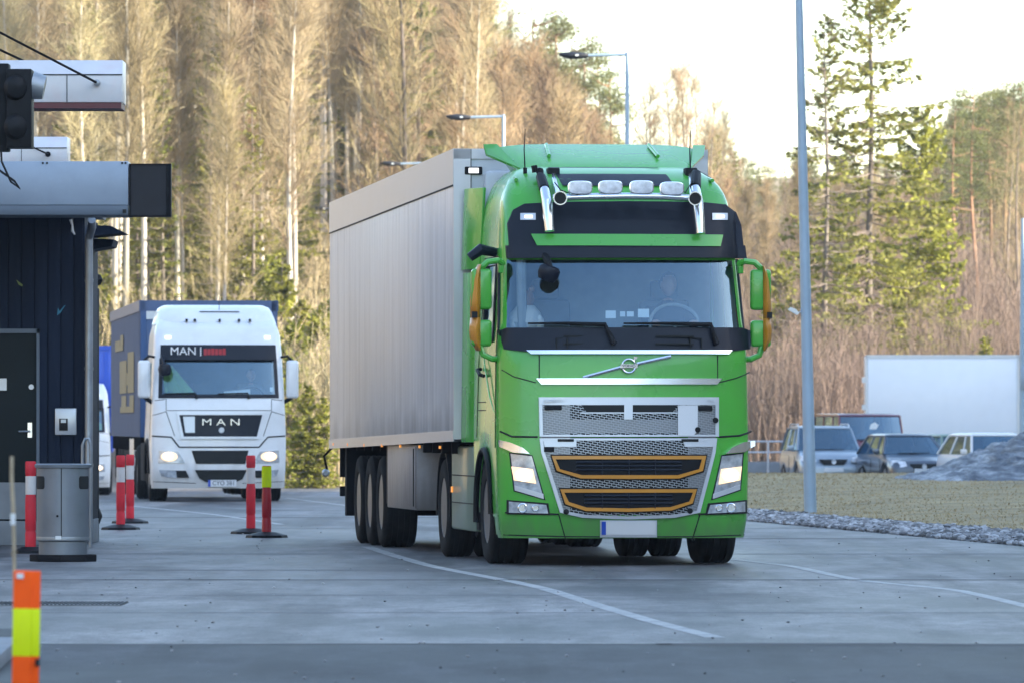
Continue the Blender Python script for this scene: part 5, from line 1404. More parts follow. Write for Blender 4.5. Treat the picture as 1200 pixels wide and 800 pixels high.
# litter bin
M['bin_steel'] = pmat('bin_zinc_steel', (.19, .215, .245), .42, .35, var=.22, vscale=3, dirt=(.08, .09, .10), dirt_amt=.5, dirt_scale=3)
d = 70.6; s_ = F / d
bn = thing('litter_bin', 'round galvanised steel litter bin with side openings beside the kiosk door', 'litter bin', (at(74, 0, d).x, d, 0))
R_ = 31 / s_
m = MB(); m.lathe([(.40 / 1, .0), (.34 * 1, .07), (.02, .08)][0:0] + [(.34, 0), (.34, .07), (.02, .075)], (0, 0, 0), 'Z', 8); m.build('base_slab', 'chassis', bn, bevel=.01)
m = MB(); m.lathe([(.245, .07), (.245, .20), (R_, .215), (R_, .94), (R_ - .02, .95)], (0, 0, 0), 'Z', 48); m.build('bin_body', 'bin_steel', bn)
m = MB(); m.lathe([(R_ - .01, .94), (R_ + .018, .945), (R_ + .022, .975), (R_ + .005, .985), (R_ - .06, .97), (.02, .965)], (0, 0, 0), 'Z', 48); m.build('lid_ring', 'bin_steel', bn)
for a0 in (-pi / 2 - 1.02, -pi / 2 + 1.02):
    m = MB(); rr = R_ + .002; rows = []
    for (zz, sh) in ((.73, .06), (.75, .0), (.84, .0), (.86, .05)):
        rows.append([(rr * cos(a0 + (-.32 + sh) + (.64 - 2 * sh) * k / 10), rr * sin(a0 + (-.32 + sh) + (.64 - 2 * sh) * k / 10), zz) for k in range(11)])
    m.grid(rows); m.build('opening', 'seam', bn, recalc=False)
m = MB(); m.bb(-.004, .004, -R_ - .004, -R_ + .01, .22, .94); m.cyl((-.04, -R_ + .002, .46), (-.04, -R_ - .012, .46), .012); m.build('seam', 'chassis', bn)
m = MB(); m.bb(-.06, .0, -R_ - .006, -R_ + .01, .225, .26); m.build('latch', 'silver', bn)
m = MB(); m.lathe([(R_ + .003, .215), (R_ + .006, .235), (R_ + .003, .25)], (0, 0, 0), 'Z', 48); m.build('lower_rim', 'galv', bn)

# bollards
M['red_plastic'] = pmat('red_plastic', (.62, .03, .045), .6, spec=.2, var=.1, vscale=5, dirt=(.35, .05, .06), dirt_amt=.5, dirt_scale=4)
M['dark_red'] = pmat('dark_red_plastic', (.42, .01, .02), .45, var=.1)
M['refl_white'] = pmat('white_reflective_band', (.6, .58, .56), .4, var=.1, dirt=(.4, .33, .33), dirt_amt=.5, dirt_scale=12)
M['yellow'] = pmat('fluorescent_yellow', (.72, .85, .01), .6, spec=.2, var=.06)
M['orange_fl'] = pmat('fluorescent_orange', (1.0, .11, .01), .7, spec=.15, var=.06)
def bollard(px, d, ytop, label, grp, body='red_plastic', band='refl_white', b0=.33, b1=.62, b2=None, r=.058, base=.26):
    P = at(px, 0, d); h = CH + (HY - ytop) / F * d
    t = thing('bollard', label, 'bollard', (P.x, d, 0), random.uniform(0, 1), grp)
    m = MB(); m.lathe([(base, 0), (base * .96, .03), (base * .55, .06), (.10, .07), (.02, .075)], (0, 0, 0), 'Z', 8); m.build('base', 'black', t)
    m = MB(); m.lathe([(r, .05), (r, .22), (r * .93, .23), (r * .93, .25), (r, .26), (r, h * .60), (r * .90, h * .62), (r * .90, h * .85), (r, h * .86), (r, h - .015), (r * .85, h), (r * .7, h - .002), (r * .6, h - .05)], (0, 0, 0), 'Z', 28); m.build('post', body, t)
    m = MB()
    if band == 'yellow': m.lathe([(r * 1.03, h * .70), (r * 1.03, h * .99)], (0, 0, 0), 'Z', 28)
    else: m.lathe([(r * .96, h * .64), (r * .96, h * .84)], (0, 0, 0), 'Z', 28)
    m.build('reflective_band', band, t)
    return t
random.seed(2)
G_ = 'red bollards with white bands'
bollard(36, 75, 540, 'red bollard with white band standing half behind the litter bin', G_, base=.2)
bollard(141.5, 92, 533, 'front one of two close red and white bollards left of the white truck', G_)
bollard(152.5, 98, 532, 'rear one of two close red and white bollards left of the white truck', G_)
bollard(294, 88.5, 533, 'single red bollard with white band in front of the white truck', G_)
bollard(312.5, 85.5, 545, 'dark red bollard with bright yellow top in front of the white truck', None, 'dark_red', 'yellow')

# foreground marker post
d = 30.0
fp = thing('marker_post', 'fluorescent orange marker post with a yellow band in the near left corner', 'marker post', (at(29, 0, d).x, d, 0))
sc = d / F; hw = 16 * sc
def fz(py): return CH + (HY - py) * sc
sec = [(-hw, .0), (-hw * .96, -.02), (hw * .35, -.035), (hw * .45, -.02), (hw * .9, -.015), (hw, .0), (hw * .9, .03), (-hw * .9, .03)]
def slab(nm, z0, z1, mat, g=0):
    m = MB(); m.prism([(x * (1 + g), y * (1 + g * 3)) for x, y in sec], z0, z1, 'Z'); return m.build(nm, mat, fp, bevel=.002)
slab('post', .0, fz(668), 'orange_fl'); slab('reflective_band', fz(768), fz(712), 'yellow', .012)
m = MB(); m.bb(-hw + .015, -hw + .045, -.038, -.02, fz(677), fz(671)); m.build('label', 'paper', fp)
m = MB(); m.bb(hw * .72, hw * 1.02, -.03, .0, fz(779), fz(771)); m.build('notch', 'seam', fp)
fp.rotation_euler = (0, radians(-1.2), 0) if False else (0, 0, 0)
for ch in fp.children: ch.rotation_euler = (0, radians(.9), 0)
M['bamboo'] = pmat('bamboo', (.38, .32, .22), .6, var=.3, vscale=8)
d = 31; st = MB(); P = [at(17.5, 700, d), at(17, 660, d), at(16, 600, d), at(13.8, 560, d), at(14, 534, d)]
o_ = Vector((P[0].x, d, 0)); P = [Vector((P[0].x + .004, d, 0))] + P
st.tube([p - o_ for p in P], .0085, 8)
for z_ in (.55, .8, 1.0): st.cyl((-.006, 0, z_), (-.006, 0, z_ + .008), .011)
o = st.build('stick', 'bamboo', None, loc=o_); tag(o, 'thin bamboo stick standing upright behind the orange marker post', 'stick')
m = MB(); m.cyl((-.008, 0, .93), (-.0085, 0, .98), .0115); m.build('tape', 'paper', o)
# kerb wedge in the near left corner
P = at(0, 757, 43.0)
kb = MB(); kb.prism([(-6.5, 38.2), (-2.83, 38.2), (-2.98, 42.4), (-6.5, 42.6)], .0, .09, 'Z'); o = kb.build('kerb', 'concrete_lt', None, bevel=.01); tag(o, kind='structure')
kb = MB(); kb.prism([(-6.5, 42.7), (-3.02, 42.5), (-3.12, 45.5), (-6.5, 46)], .0, .05, 'Z'); o = kb.build('rubber_ramp', 'black', None, bevel=.02); tag(o, 'black rubber cable ramp on the ground in the near left corner', 'ramp')

# ================================================================ street lamps
M['pole'] = pmat('galvanised_pole', (.30, .40, .50), .45, .25, var=.1, vscale=2)
M['lamp_black'] = pmat('dark_lamp_housing', (.012, .014, .02), .5, .0, var=.1)
def street_lamp(px, py, d, z0, label, arm=1.5):
    X = at(px, 0, d).x; H = CH + (HY - py) / F * d - z0
    t = thing('street_lamp', label, 'street lamp', (X, d, z0), 0, 'street lamps along the road')
    m = MB(); m.lathe([(.10, 0), (.10, 1.2), (.075, 1.3), (.045, H), (.02, H + .02)], (0, 0, 0), 'Z', 16); m.build('pole', 'pole', t)
    m = MB(); m.tube([(0, 0, H - .04), (-arm * .6, 0, H - .06), (-arm * .65, 0, H - .07)], .035, 8); m.build('arm', 'pole', t)
    m = MB(); rows = []
    pr = [(-arm * .60, .04, .045), (-arm * .64, .07, .06), (-arm * .72, .10, .075), (-arm * .85, .12, .09), (-arm * .97, .10, .07), (-arm * 1.04, .04, .03), (-arm * 1.06, .005, .004)]
    n = 14; vs = []
    for i, (x, w_, h_) in enumerate(pr):
        zc = H - .06 + .03 * (i / 6)
        vs += [(x, w_ * cos(2 * pi * k / n), zc + h_ * sin(2 * pi * k / n) * (1.2 if sin(2 * pi * k / n) < 0 else .8)) for k in range(n)]
    m.add(vs, [(i * n + k, i * n + (k + 1) % n, (i + 1) * n + (k + 1) % n, (i + 1) * n + k) for i in range(6) for k in range(n)]); m.build('lamp_head', 'lamp_black', t)
    m = MB(); m.bb(-arm * .80, -arm * .75, -.115, -.10, H - .08, H - .04); m.build('lamp_label', 'paper', t)
street_lamp(735, 62, 162, -.28, 'tallest-looking street lamp with black head, right above the green truck roof')
street_lamp(590, 135, 193, -.28, 'street lamp with black head behind the left part of the green truck roof')
street_lamp(501, 190, 234, -.28, 'street lamp whose head shows just above the sloping trailer roof')
street_lamp(414, 243, 280, -.28, 'farthest street lamp, its small head left of the trailer rear edge')
# tall mast at the gravel
d = 107; X0 = at(950, 605, d).x; X1_ = at(936.5, 0, d).x
t = thing('lamp_mast', 'tall pale blue grey mast standing in the gravel beside the grass', 'mast', (X0, d, .0))
H = 11.5; s_ = (X1_ - X0) / (498 / F * d + CH)
m = MB(); m.tube([(0, 0, -.2), (s_ * 2.0, 0, 2.0), (s_ * 4, 0, 4.0), (s_ * 8, 0, 8), (s_ * H, 0, H)], [.098, .088, .078, .058, .045], 18); m.build('pole', 'pole', t)
m = MB(); m.tube([(s_ * 3.1, 0, 3.09), (s_ * 3.1 - .10, -.02, 3.10)], .012, 6); q = m.build('bracket', 'silver', t)
m = MB(); m.prism([(-.30, .08), (-.16, .0), (-.12, .03), (-.18, .09), (-.26, .12)], -.05, .05, 'Y'); q2 = m.build('sensor_head', 'silver', t); q2.location = (s_ * 3.1 + .02, 0, 3.05)
# arm of the mast, out of the picture
m = MB(); m.tube([(s_ * H, 0, H), (s_ * H - 1.4, 0, H + .1)], .035, 8); m.lathe([(.02, -.3), (.14, -.1), (.14, .1), (.02, .3)], (s_ * H - 1.5, 0, H + .1), 'X', 14); m.build('arm', 'lamp_black', t)
# pole at the right edge
d = 168; t = thing('lamp_mast', 'blue grey steel pole cut by the right edge of the picture beside the white container', 'mast', (at(1199, 0, d).x, d, -.28))
H = CH + (HY - 256) / F * d + .28
m = MB(); m.lathe([(.10, 0), (.09, 2.2), (.075, 4.0), (.045, H)], (0, 0, 0), 'Z', 16); m.build('pole', 'pole', t)
m = MB(); m.bb(-.08, .08, -.14, -.06, 2.5, 3.0); m.build('cabinet', 'fascia', t, bevel=.01)

# ================================================================ cars
def car(label, X0, Y0, rz, z0, L_, W_, H_, paint, hood=.95, hoodlen=1.0, belt=.98, style='front', grille=True, cat='car', rails=False, plate=True, roofin=.16, group='parked cars', rear=False, a_top=.85):
    t = thing('parked_car', label, cat, (X0, Y0, z0), rz, group)
    hw_ = W_ / 2
    st = [(0.0, .80, .22, .50), (.03, .90, .20, .60), (.12, .96, .18, .70), (.35, .99, .18, hood - .12), (hoodlen * .75, 1.0, .18, hood - .03), (hoodlen, 1.0, .18, hood), (hoodlen + .25, 1.0, .18, belt), (L_ * .5, 1.0, .18, belt), (L_ - .5, 1.0, .18, belt + .02), (L_ - .12, .97, .20, belt), (L_ - .02, .93, .25, belt - .10), (L_, .85, .35, belt - .25)]
    if rear: st = [(0, .93, .30, belt - .12), (.05, .97, .25, belt - .04), (.2, 1.0, .2, belt)] + [q for q in st[6:]]
    m = MB(); n = 0; vs = []
    def section(y, w_, zb, zt_):
        w_ *= hw_; h_ = zt_ - zb
        half = [(0, zb), (w_ * .9, zb), (w_ * .98, zb + .08), (w_, zb + h_ * .45), (w_ * .985, zb + h_ * .72), (w_ * .94, zb + h_ * .93), (w_ * .86, zt_ - .005), (w_ * .6, zt_ + .015), (0, zt_ + .03)]
        return [(x, y, z) for x, z in half] + [(-x, y, z) for x, z in half[-2:0:-1]]
    secs = []
    for (a, b) in zip(st, st[1:]):
        k_ = 3 if b[0] - a[0] > .2 else 1
        for i in range(k_): secs.append(section(*[a[j] + (b[j] - a[j]) * i / k_ for j in range(4)]))
    secs.append(section(*st[-1]))
    # wheel arches: lift the lowest side points
    ax = (.85, L_ - .85)
    Rw = .33
    n = len(secs[0])
    for r_ in secs:
        y = r_[0][1]
        for a in ax:
            dd = abs(y - a)
            if dd < Rw * 1.15:
                zz = Rw + sqrt(max(0, (Rw * 1.15) ** 2 - dd * dd)) * .98
                for idx in (1, 2, n - 1, n - 2):
                    if r_[idx][2] < zz: r_[idx] = (r_[idx][0], y, zz)
                for idx in (3, n - 3):
                    if r_[idx][2] < zz + .03: r_[idx] = (r_[idx][0], y, zz + .03)
    m.add([p for r_ in secs for p in r_], [(i * n + k, i * n + (k + 1) % n, (i + 1) * n + (k + 1) % n, (i + 1) * n + k) for i in range(len(secs) - 1) for k in range(n)] + [tuple(range(n)), tuple((len(secs) - 1) * n + k for k in range(n))])
    body = m.build('body', paint, t, smooth=50)
    # cabin
    yb0 = (hoodlen + .05) if not rear else .12; yt0 = yb0 + (H_ - belt) * a_top if not rear else .34
    yb1, yt1 = L_ - .15, L_ - .55
    if style == 'box': yb1, yt1 = L_ - .1, L_ - .25
    def ring(z, y0, y1, w_):
        r = []; c_ = .12
        for k in range(9): tt_ = -1 + 2 * k / 8; r.append((w_ * tt_, y0 + c_ * abs(tt_) ** 3, z))
        for k in range(1, 8): r.append((w_, y0 + c_ + (y1 - y0 - c_) * k / 8, z))
        for k in range(9): tt_ = 1 - 2 * k / 8; r.append((w_ * tt_, y1, z))
        for k in range(1, 8): r.append((-w_, y1 - (y1 - y0 - c_) * k / 8, z))
        return r
    zr = H_ - .07
    levels = [(belt - .02, yb0, yb1, hw_ * .93), (zr, yt0, yt1, hw_ * (1 - roofin * 1.35)), (H_ - .02, yt0 + .10, yt1 - .06, hw_ * (1 - roofin * 1.6)), (H_, yt0 + .30, yt1 - .3, hw_ * (1 - roofin * 2.2))]
    R = [ring(*l) for l in levels]; nn = len(R[0])
    g = MB(); g.add(R[0] + R[1], [(k, (k + 1) % nn, nn + (k + 1) % nn, nn + k) for k in range(nn)]); g.build('windows', 'carglass', t, smooth=40)
    rf = MB(); rf.add([p for r_ in R[1:] for p in r_], [(i * nn + k, i * nn + (k + 1) % nn, (i + 1) * nn + (k + 1) % nn, (i + 1) * nn + k) for i in range(2) for k in range(nn)] + [tuple(2 * nn + k for k in range(nn))])
    rf.build('roof', paint, t, smooth=60)
    p = MB()
    def pil(k, r=.035):
        a, b = Vector(R[0][k]), Vector(R[1][k]); p.tube([a, b], r, 6)
    for k in (0, 8, 16 - 1 + 1, 24): pil(k)
    for k in (11, 14, 27, 30): pil(k, .028)
    p.tube([Vector(q) for q in R[1][8:17]], .03, 6); p.tube([Vector(q) for q in R[1][24:] + R[1][:1]], .03, 6); p.tube([Vector(q) for q in R[1][:9]], .028, 6)
    p.build('pillars', paint, t)
    if rails:
        for sg in (-1, 1):
            q = MB(); w_ = hw_ * (1 - roofin * 1.45); q.tube([(sg * w_, yt0 + .25, H_ - .03), (sg * w_, yt0 + .4, H_ + .04), (sg * w_, yt1 - .4, H_ + .04), (sg * w_, yt1 - .2, H_ - .03)], .02, 6); q.build('roof_rail', 'silver', t)
    q = MB(); q.bb(-hw_ * .8, hw_ * .8, yb0 + .5, yb0 + .75, .5, belt - .02); 
    for sx in (-.38, .38): q.bb(sx - .22, sx + .22, yb0 + .95, yb0 + 1.1, .5, belt + .18); q.bb(sx - .12, sx + .12, yb0 + .97, yb0 + 1.06, belt + .18, belt + .38)
    q.bb(-hw_ * .8, hw_ * .8, yb0 + .3, yb1 - .2, .3, .6); q.build('interior', 'interior', t)
    for sg in (-1, 1):
        q = MB(); q.box(sg * (hw_ + .08), yb0 + .35, belt + .05, .17, .10, .13); q.build('door_mirror', paint, t, bevel=.03)
        for a in ax:
            wo = wheel(t, sg * (hw_ - .12), a, Rw - .01, Rw, .2, sg, 24)
        q = MB(); q.tube([(sg * (hw_ * 1.002), yb0 + .25, .35), (sg * (hw_ * 1.002), yb0 + .3, belt - .15)], .006, 4); q.tube([(sg * (hw_ * 1.002), yb0 + 1.35, .35), (sg * (hw_ * 1.002), yb0 + 1.35, belt - .15)], .006, 4); q.build('door_seam', 'seam', t)
    if not rear:
        zl = hood - .20
        for sg in (-1, 1):
            q = MB(); pts = [(sg * hw_ * .52, zl - .07), (sg * hw_ * .56, zl + .05), (sg * hw_ * .93, zl + .09), (sg * hw_ * .95, zl - .04), (sg * hw_ * .7, zl - .10)]
            P_ = []
            def yy(x): return -.015 + .20 * (abs(x) / hw_) ** 3
            k_ = len(pts); q.add([(x, yy(x) + (z - zl) * .55 , z) for x, z in pts] + [(x, yy(x) + .12, z) for x, z in pts], [tuple(range(k_))] + [(i, (i + 1) % k_, (i + 1) % k_ + k_, i + k_) for i in range(k_)])
            q.build('headlight', 'lampwhite', t)
        if grille:
            q = MB(); zg = hood - .26; q.prism([(-hw_ * .42, zg + .05), (hw_ * .42, zg + .05), (hw_ * .30, zg - .09), (-hw_ * .30, zg - .09)], -.02, .15, 'Y'); gr_ = q.build('grille', 'seam', t)
            q = MB(); q.lathe([(.065, 0), (.06, -.02), (.05, -.015)], (0, -.02, zg - .015), 'Y', 20); q.build('badge', 'silver', gr_)
        q = MB(); q.bb(-hw_ * .62, hw_ * .62, -.01, .1, .24, .34); q.build('lower_intake', 'seam', t)
        if plate: q = MB(); q.bb(-.26, .26, -.03, -.01, .42, .53); q.build('number_plate', 'plate', t)
        for sg in (-1, 1): q = MB(); q.tube([(sg * .15 - .3, yb0 + .02, belt - .0), (sg * .15 + .25, yb0 - .01, belt + .01)], .012, 4); q.build('wiper', 'black', t)
    q = MB(); q.bb(-hw_ * .8, hw_ * .8, .3, L_ - .3, .14, .4); q.build('underbody', 'chassis', t)
    return t
M['car_silverblue'] = pmat('silver_blue_car_paint', (.24, .29, .34), .3, .3, .6, var=.03)
M['car_dark'] = pmat('dark_grey_blue_car_paint', (.06, .075, .10), .3, .4, .6, var=.03)
M['car_maroon'] = pmat('maroon_van_paint', (.11, .012, .025), .3, .2, .6, var=.03)
M['car_white'] = pmat('white_car_paint', (.6, .6, .6), .3, 0, .5, var=.03)
d = 186; car('silver blue people carrier with roof rails, parked behind the mast', at(977, 0, d).x, d, radians(5.5), -.28, 4.4, 1.80, 1.64, 'car_silverblue', hood=.96, hoodlen=.85, belt=1.0, rails=True, roofin=.165, a_top=1.15)
d = 182; car('dark grey blue hatchback parked between the silver car and the rock', at(1083, 0, d).x, d, radians(10), -.28, 4.4, 1.76, 1.44, 'car_dark', hood=.86, hoodlen=1.0, belt=.92, roofin=.235, a_top=1.3)
d = 192; v_ = car('maroon van with tinted windows parked behind the silver and dark cars', at(1027, 0, d).x, d, radians(8), -.28, 4.9, 1.90, 1.98, 'car_maroon', hood=1.20, hoodlen=.5, belt=1.26, style='box', grille=False, roofin=.08, cat='van', plate=False, a_top=.45)
q = MB(); q.prism([(-.03, 1.5), (.12, 1.52), (.20, 1.66), (.10, 1.74), (-.02, 1.68), (-.06, 1.56)], .70, .72, 'Y'); q.build('window_card', 'paper', v_)
q = MB(); q.bb(-.3, .15, .6, .62, 1.20, 1.27); q.build('window_strip', 'paper', v_)
d = 178; car('white car parked at the right behind the sloping rock', at(1190, 0, d).x, d, radians(13), -.28, 4.3, 1.78, 1.46, 'car_white', hood=.88, hoodlen=.95, belt=.93, roofin=.22, a_top=1.25)
d = 188; car('dull green car mostly hidden between dark hatchback and white car', at(1150, 0, d).x, d, radians(12), -.28, 4.2, 1.7, 1.42, 'green_dull', hood=.88, hoodlen=.9, belt=.94, roofin=.14)

# white box container / trailer in the car park
d = 205.0; A = at(1015, 0, d); B = at(1194, 0, d)
t = thing('box_trailer', 'large plain white box trailer parked crosswise behind the cars', 'trailer', ((A.x + B.x) / 2, d, -.28), radians(-1.5))
hwx = (B.x - A.x) / 2; zt_ = CH + (HY - 416) / F * d + .28
M['box_white'] = pmat('white_box_panel', (.80, .84, .88), .35, 0, .2, var=.02)
m = MB(); m.bb(-hwx, hwx, 0, 2.5, .95, zt_); bb_ = m.build('cargo_box', 'box_white', t, bevel=.03)
m = MB(); m.bb(-hwx - .01, -hwx + .06, -.02, .02, .95, zt_); m.bb(hwx - .06, hwx + .01, -.02, .02, .95, zt_); m.bb(-hwx, hwx, -.02, .0, zt_ - .08, zt_ + .01); m.build('box_edge', 'silver', bb_)
m = MB()
for zz in (1.3, 2.1, 2.9): m.bb(-hwx - .12, -hwx, .0, .06, zz, zz + .16)
m.build('door_hinge', 'silver', bb_)
m = MB(); m.bb(-hwx + .3, hwx - .3, .4, 2.1, .6, .94); m.build('chassis', 'chassis', t)
for xx in (-1.2, 0.0):
    for yy in (.25, 2.2):
        m = MB(); r = MB(); tyre(m, r, 0, 0, 0, .5, .3, -1, 24)
        w1 = r.build('wheel', 'rim', t, loc=(xx, yy, .5)); w1.rotation_euler = (0, 0, pi / 2); m.build('tyre', 'rubber', w1)

# white rail fence and low wall
d = 196; x0, x1 = at(872, 0, d).x, at(930, 0, d).x
t = thing('rail_fence', 'white tubular rail fence beside the silver parked car', 'fence', (x0, d, -.28))
for k in range(4):
    m = MB(); m.cyl((.05 + k * .62, 0, 0), (.05 + k * .62, 0, 1.22), .03, n=8); m.build('post', 'silver', t)
m = MB()
for zz in (1.2, .9): m.tube([(0, 0, zz), (1.95, 0, zz)], .025, 6)
m.build('rail', 'silver', t)
m = MB(); m.bb(-1.2, 1.3, 0, .4, 0, .62); o = m.build('low_wall', 'concrete_lt', None, bevel=.02, loc=(at(895, 0, 199).x, 198, -.28)); tag(o, 'low pale grey concrete wall behind the white rail fence', 'wall')
# ================================================================ trees
M['birch_bark'] = pmat('birch_bark', (.50, .45, .38), .8, var=.35, vscale=2.2, stretch=(1, 1, .35), dirt=(.10, .085, .07), dirt_amt=.9, dirt_scale=2.2, rnd=.25)
M['grey_bark'] = pmat('grey_bark', (.16, .13, .11), .9, var=.3, vscale=3, rnd=.2)
M['pine_bark'] = pmat('pine_bark', (.24, .14, .08), .9, var=.3, vscale=2, rnd=.2)
M['twig'] = pmat('bare_twigs', (.275, .205, .115), .9, var=.25, vscale=.5, rnd=.28)
M['twig_pale'] = pmat('pale_bare_twigs', (.35, .285, .165), .9, var=.25, vscale=.5, rnd=.22)
M['twig_pink'] = pmat('pinkish_saplings', (.185, .135, .105), .9, var=.25, vscale=.6, rnd=.2)
def leafmat(name, col, rnd):
    m = pmat(name, col, .75, var=.5, vscale=1.3, rnd=rnd, spec=.3)
    t = m.node_tree; b = t.nodes['Principled BSDF']; o = t.nodes['Material Output']; tl = t.nodes.new('ShaderNodeBsdfTranslucent'); mx = t.nodes.new('ShaderNodeMixShader'); mx.inputs[0].default_value = .42
    t.links.new(b.inputs['Base Color'].links[0].from_socket, tl.inputs[0]); t.links.new(b.outputs[0], mx.inputs[1]); t.links.new(tl.outputs[0], mx.inputs[2]); t.links.new(mx.outputs[0], o.inputs[0])
    return m
M['spruce'] = leafmat('spruce_needles', (.20, .205, .045), .25)
M['pine'] = leafmat('pine_needles', (.15, .16, .06), .2)
M['young'] = leafmat('young_spruce_needles', (.26, .26, .045), .22)

def ribbon(mb, p, q, w_, mi=0):
    d_ = q - p; a = d_.cross(Vector((random.uniform(-1, 1), random.uniform(-1, 1), random.uniform(-1, 1))))
    if a.length < 1e-6: return
    a.normalize(); a *= w_ / 2
    mb.add([p - a, p + a, q + a * .35, q - a * .35], [(0, 1, 2, 3)], mi)

def bare_tree(H, seed, r0=.12, start=.35, spread=.20, ntw=2600, fork=False, tw=.022, up=.9, nb=34):
    random.seed(seed); tr = MB(); cr = MB(); rb = []
    wob = [random.uniform(0, 6) for _ in range(4)]; lean = random.uniform(-.03, .03); amp = random.uniform(.08, .28)
    def axis(z): return Vector((lean * z + amp * sin(z * .35 + wob[0]) * z / H, amp * sin(z * .3 + wob[1]) * z / H, z))
    n = 12; tr.tube([axis(H * k / n) for k in range(n + 1)], [r0 * (1 - .93 * (k / n)) ** .8 for k in range(n + 1)], 8)
    ends = []
    for b in range(nb):
        u = start + (1 - start) * ((b + random.random()) / nb) ** .9; p = axis(H * u)
        L_ = H * spread * (1.15 - u) * random.uniform(.6, 1.25); az = random.uniform(0, 2 * pi); el = radians(random.uniform(35, 68))
        dirv = Vector((cos(az) * cos(el), sin(az) * cos(el), sin(el))); pts = [p]; q = p.copy()
        for s_ in range(4):
            dirv = (dirv + Vector((random.uniform(-.18, .18), random.uniform(-.18, .18), up * .12 + random.uniform(-.1, .15)))).normalized(); q = q + dirv * L_ / 4; pts.append(q.copy())
        rr = max(.010, r0 * (1 - u) * .38)
        cr.tube(pts, [rr, rr * .7, rr * .5, rr * .35, .006], 4, mi=0, cap=False)
        ends.append(pts)
    for _ in range(ntw):
        pts = random.choice(ends); i = random.randint(0, 3); t_ = random.random(); p = pts[i].lerp(pts[i + 1], t_)
        dd = (pts[i + 1] - pts[i]).normalized()
        v = (dd * .8 + Vector((random.gauss(0, .6), random.gauss(0, .6), random.gauss(.35, .45)))).normalized()
        l = random.uniform(.35, 1.1) * (H / 16); q = p + v * l
        ribbon(cr, p, q, tw, 1)
        for _k in range(2):
            s_ = p.lerp(q, random.uniform(.3, .9)); v2 = (v + Vector((random.gauss(0, .5), random.gauss(0, .5), random.gauss(.1, .5)))).normalized()
            ribbon(cr, s_, s_ + v2 * l * .5, tw * .7, 1)
    return tr, cr

def spruce_tree(H, seed, R=1.9, bare=.12, dens=1.0, dead=False, gap=0.0, pw=.8, st=1.0):
    random.seed(seed); tr = MB(); cr = MB()
    tr.tube([(0.06 * sin(k), .05 * cos(k * 1.3), H * k / 8) for k in range(9)], [H * .0085 * (1 - .95 * k / 8) + .01 for k in range(9)], 8)
    z = H * bare
    while z < H * .985:
        u = z / H; rad = R * (1 - u) ** pw * random.uniform(.75, 1.15) + .12; nb = 6 if u < .9 else 4
        for b in range(nb):
            if random.random() < gap: continue
            az = random.uniform(0, 2 * pi); L_ = rad * random.uniform(.65, 1.15)
            hd = Vector((cos(az), sin(az), 0)); rise = .25 if u > .7 else -.12 - .35 * (1 - u)
            pts = [Vector((0, 0, z)) + hd * L_ * s_ + Vector((0, 0, rise * L_ * s_ + .30 * L_ * s_ * s_)) for s_ in (0, .35, .7, 1)]
            cr.tube(pts, [.02 + .012 * (1 - u), .018, .012, .006], 3, mi=0, cap=False)
            if dead and random.random() < dead:
                for _ in range(5):
                    s_ = random.uniform(.2, 1); p = Vector((0, 0, z)) + hd * L_ * s_ + Vector((0, 0, rise * L_ * s_ + .3 * L_ * s_ * s_))
                    ribbon(cr, p, p + Vector((random.gauss(0, .2), random.gauss(0, .2), random.gauss(-.1, .15))), .015, 0)
                continue
            side = Vector((-hd.y, hd.x, 0))
            for _ in range(int((6 + 16 * L_) * dens)):
                s_ = random.uniform(.12, 1.02) ** .8; p = Vector((0, 0, z)) + hd * L_ * s_ + Vector((0, 0, rise * L_ * s_ + .3 * L_ * s_ * s_))
                p += side * random.gauss(0, .16 * L_ * (1.15 - s_)) + Vector((0, 0, -abs(random.gauss(0, .10))))
                a = Vector((random.gauss(0, 1), random.gauss(0, 1), random.gauss(0, .45))).normalized() * random.uniform(.13, .30)
                c_ = Vector((random.gauss(0, 1), random.gauss(0, 1), random.gauss(-.5, .6))).normalized() * random.uniform(.06, .13)
                cr.add([p - a * .5, p + c_, p + a * .5, p - c_ * .6], [(0, 1, 2, 3)], 1)
        z += (H * .020 * random.uniform(.8, 1.4) + .12) * st
    return tr, cr

def pine_tree(H, seed, crown=.45):
    random.seed(seed); tr = MB(); cr = MB(); le = random.uniform(-.02, .03)
    ax = lambda z: Vector((le * z + .15 * sin(z * .4), .1 * sin(z * .5), z))
    tr.tube([ax(H * k / 10) for k in range(11)], [.17 * (1 - .85 * k / 10) for k in range(11)], 8)
    for b in range(24):
        u = (1 - crown) + crown * (b + random.random()) / 24; p = ax(H * u); az = random.uniform(0, 2 * pi); L_ = random.uniform(1.0, 2.6) * (1.25 - u * .8)
        hd = Vector((cos(az), sin(az), random.uniform(.05, .45))); q = p + hd * L_
        cr.tube([p, p.lerp(q, .5) + Vector((0, 0, -.08)), q], [.045, .03, .012], 4, cap=False)
        for c_ in range(4):
            cc = p.lerp(q, random.uniform(.45, 1.05)) + Vector((random.gauss(0, .25), random.gauss(0, .25), random.gauss(.12, .12)))
            for _ in range(55):
                v = Vector((random.gauss(0, .30), random.gauss(0, .30), random.gauss(0, .14))); s_ = cc + v
                a = Vector((random.gauss(0, 1), random.gauss(0, 1), random.gauss(.3, .6))).normalized() * random.uniform(.08, .17); w_ = Vector((random.gauss(0, 1), random.gauss(0, 1), random.gauss(0, 1))).normalized() * .045
                cr.add([s_ - w_, s_ + w_, s_ + a], [(0, 1, 2)], 1)
    return tr, cr

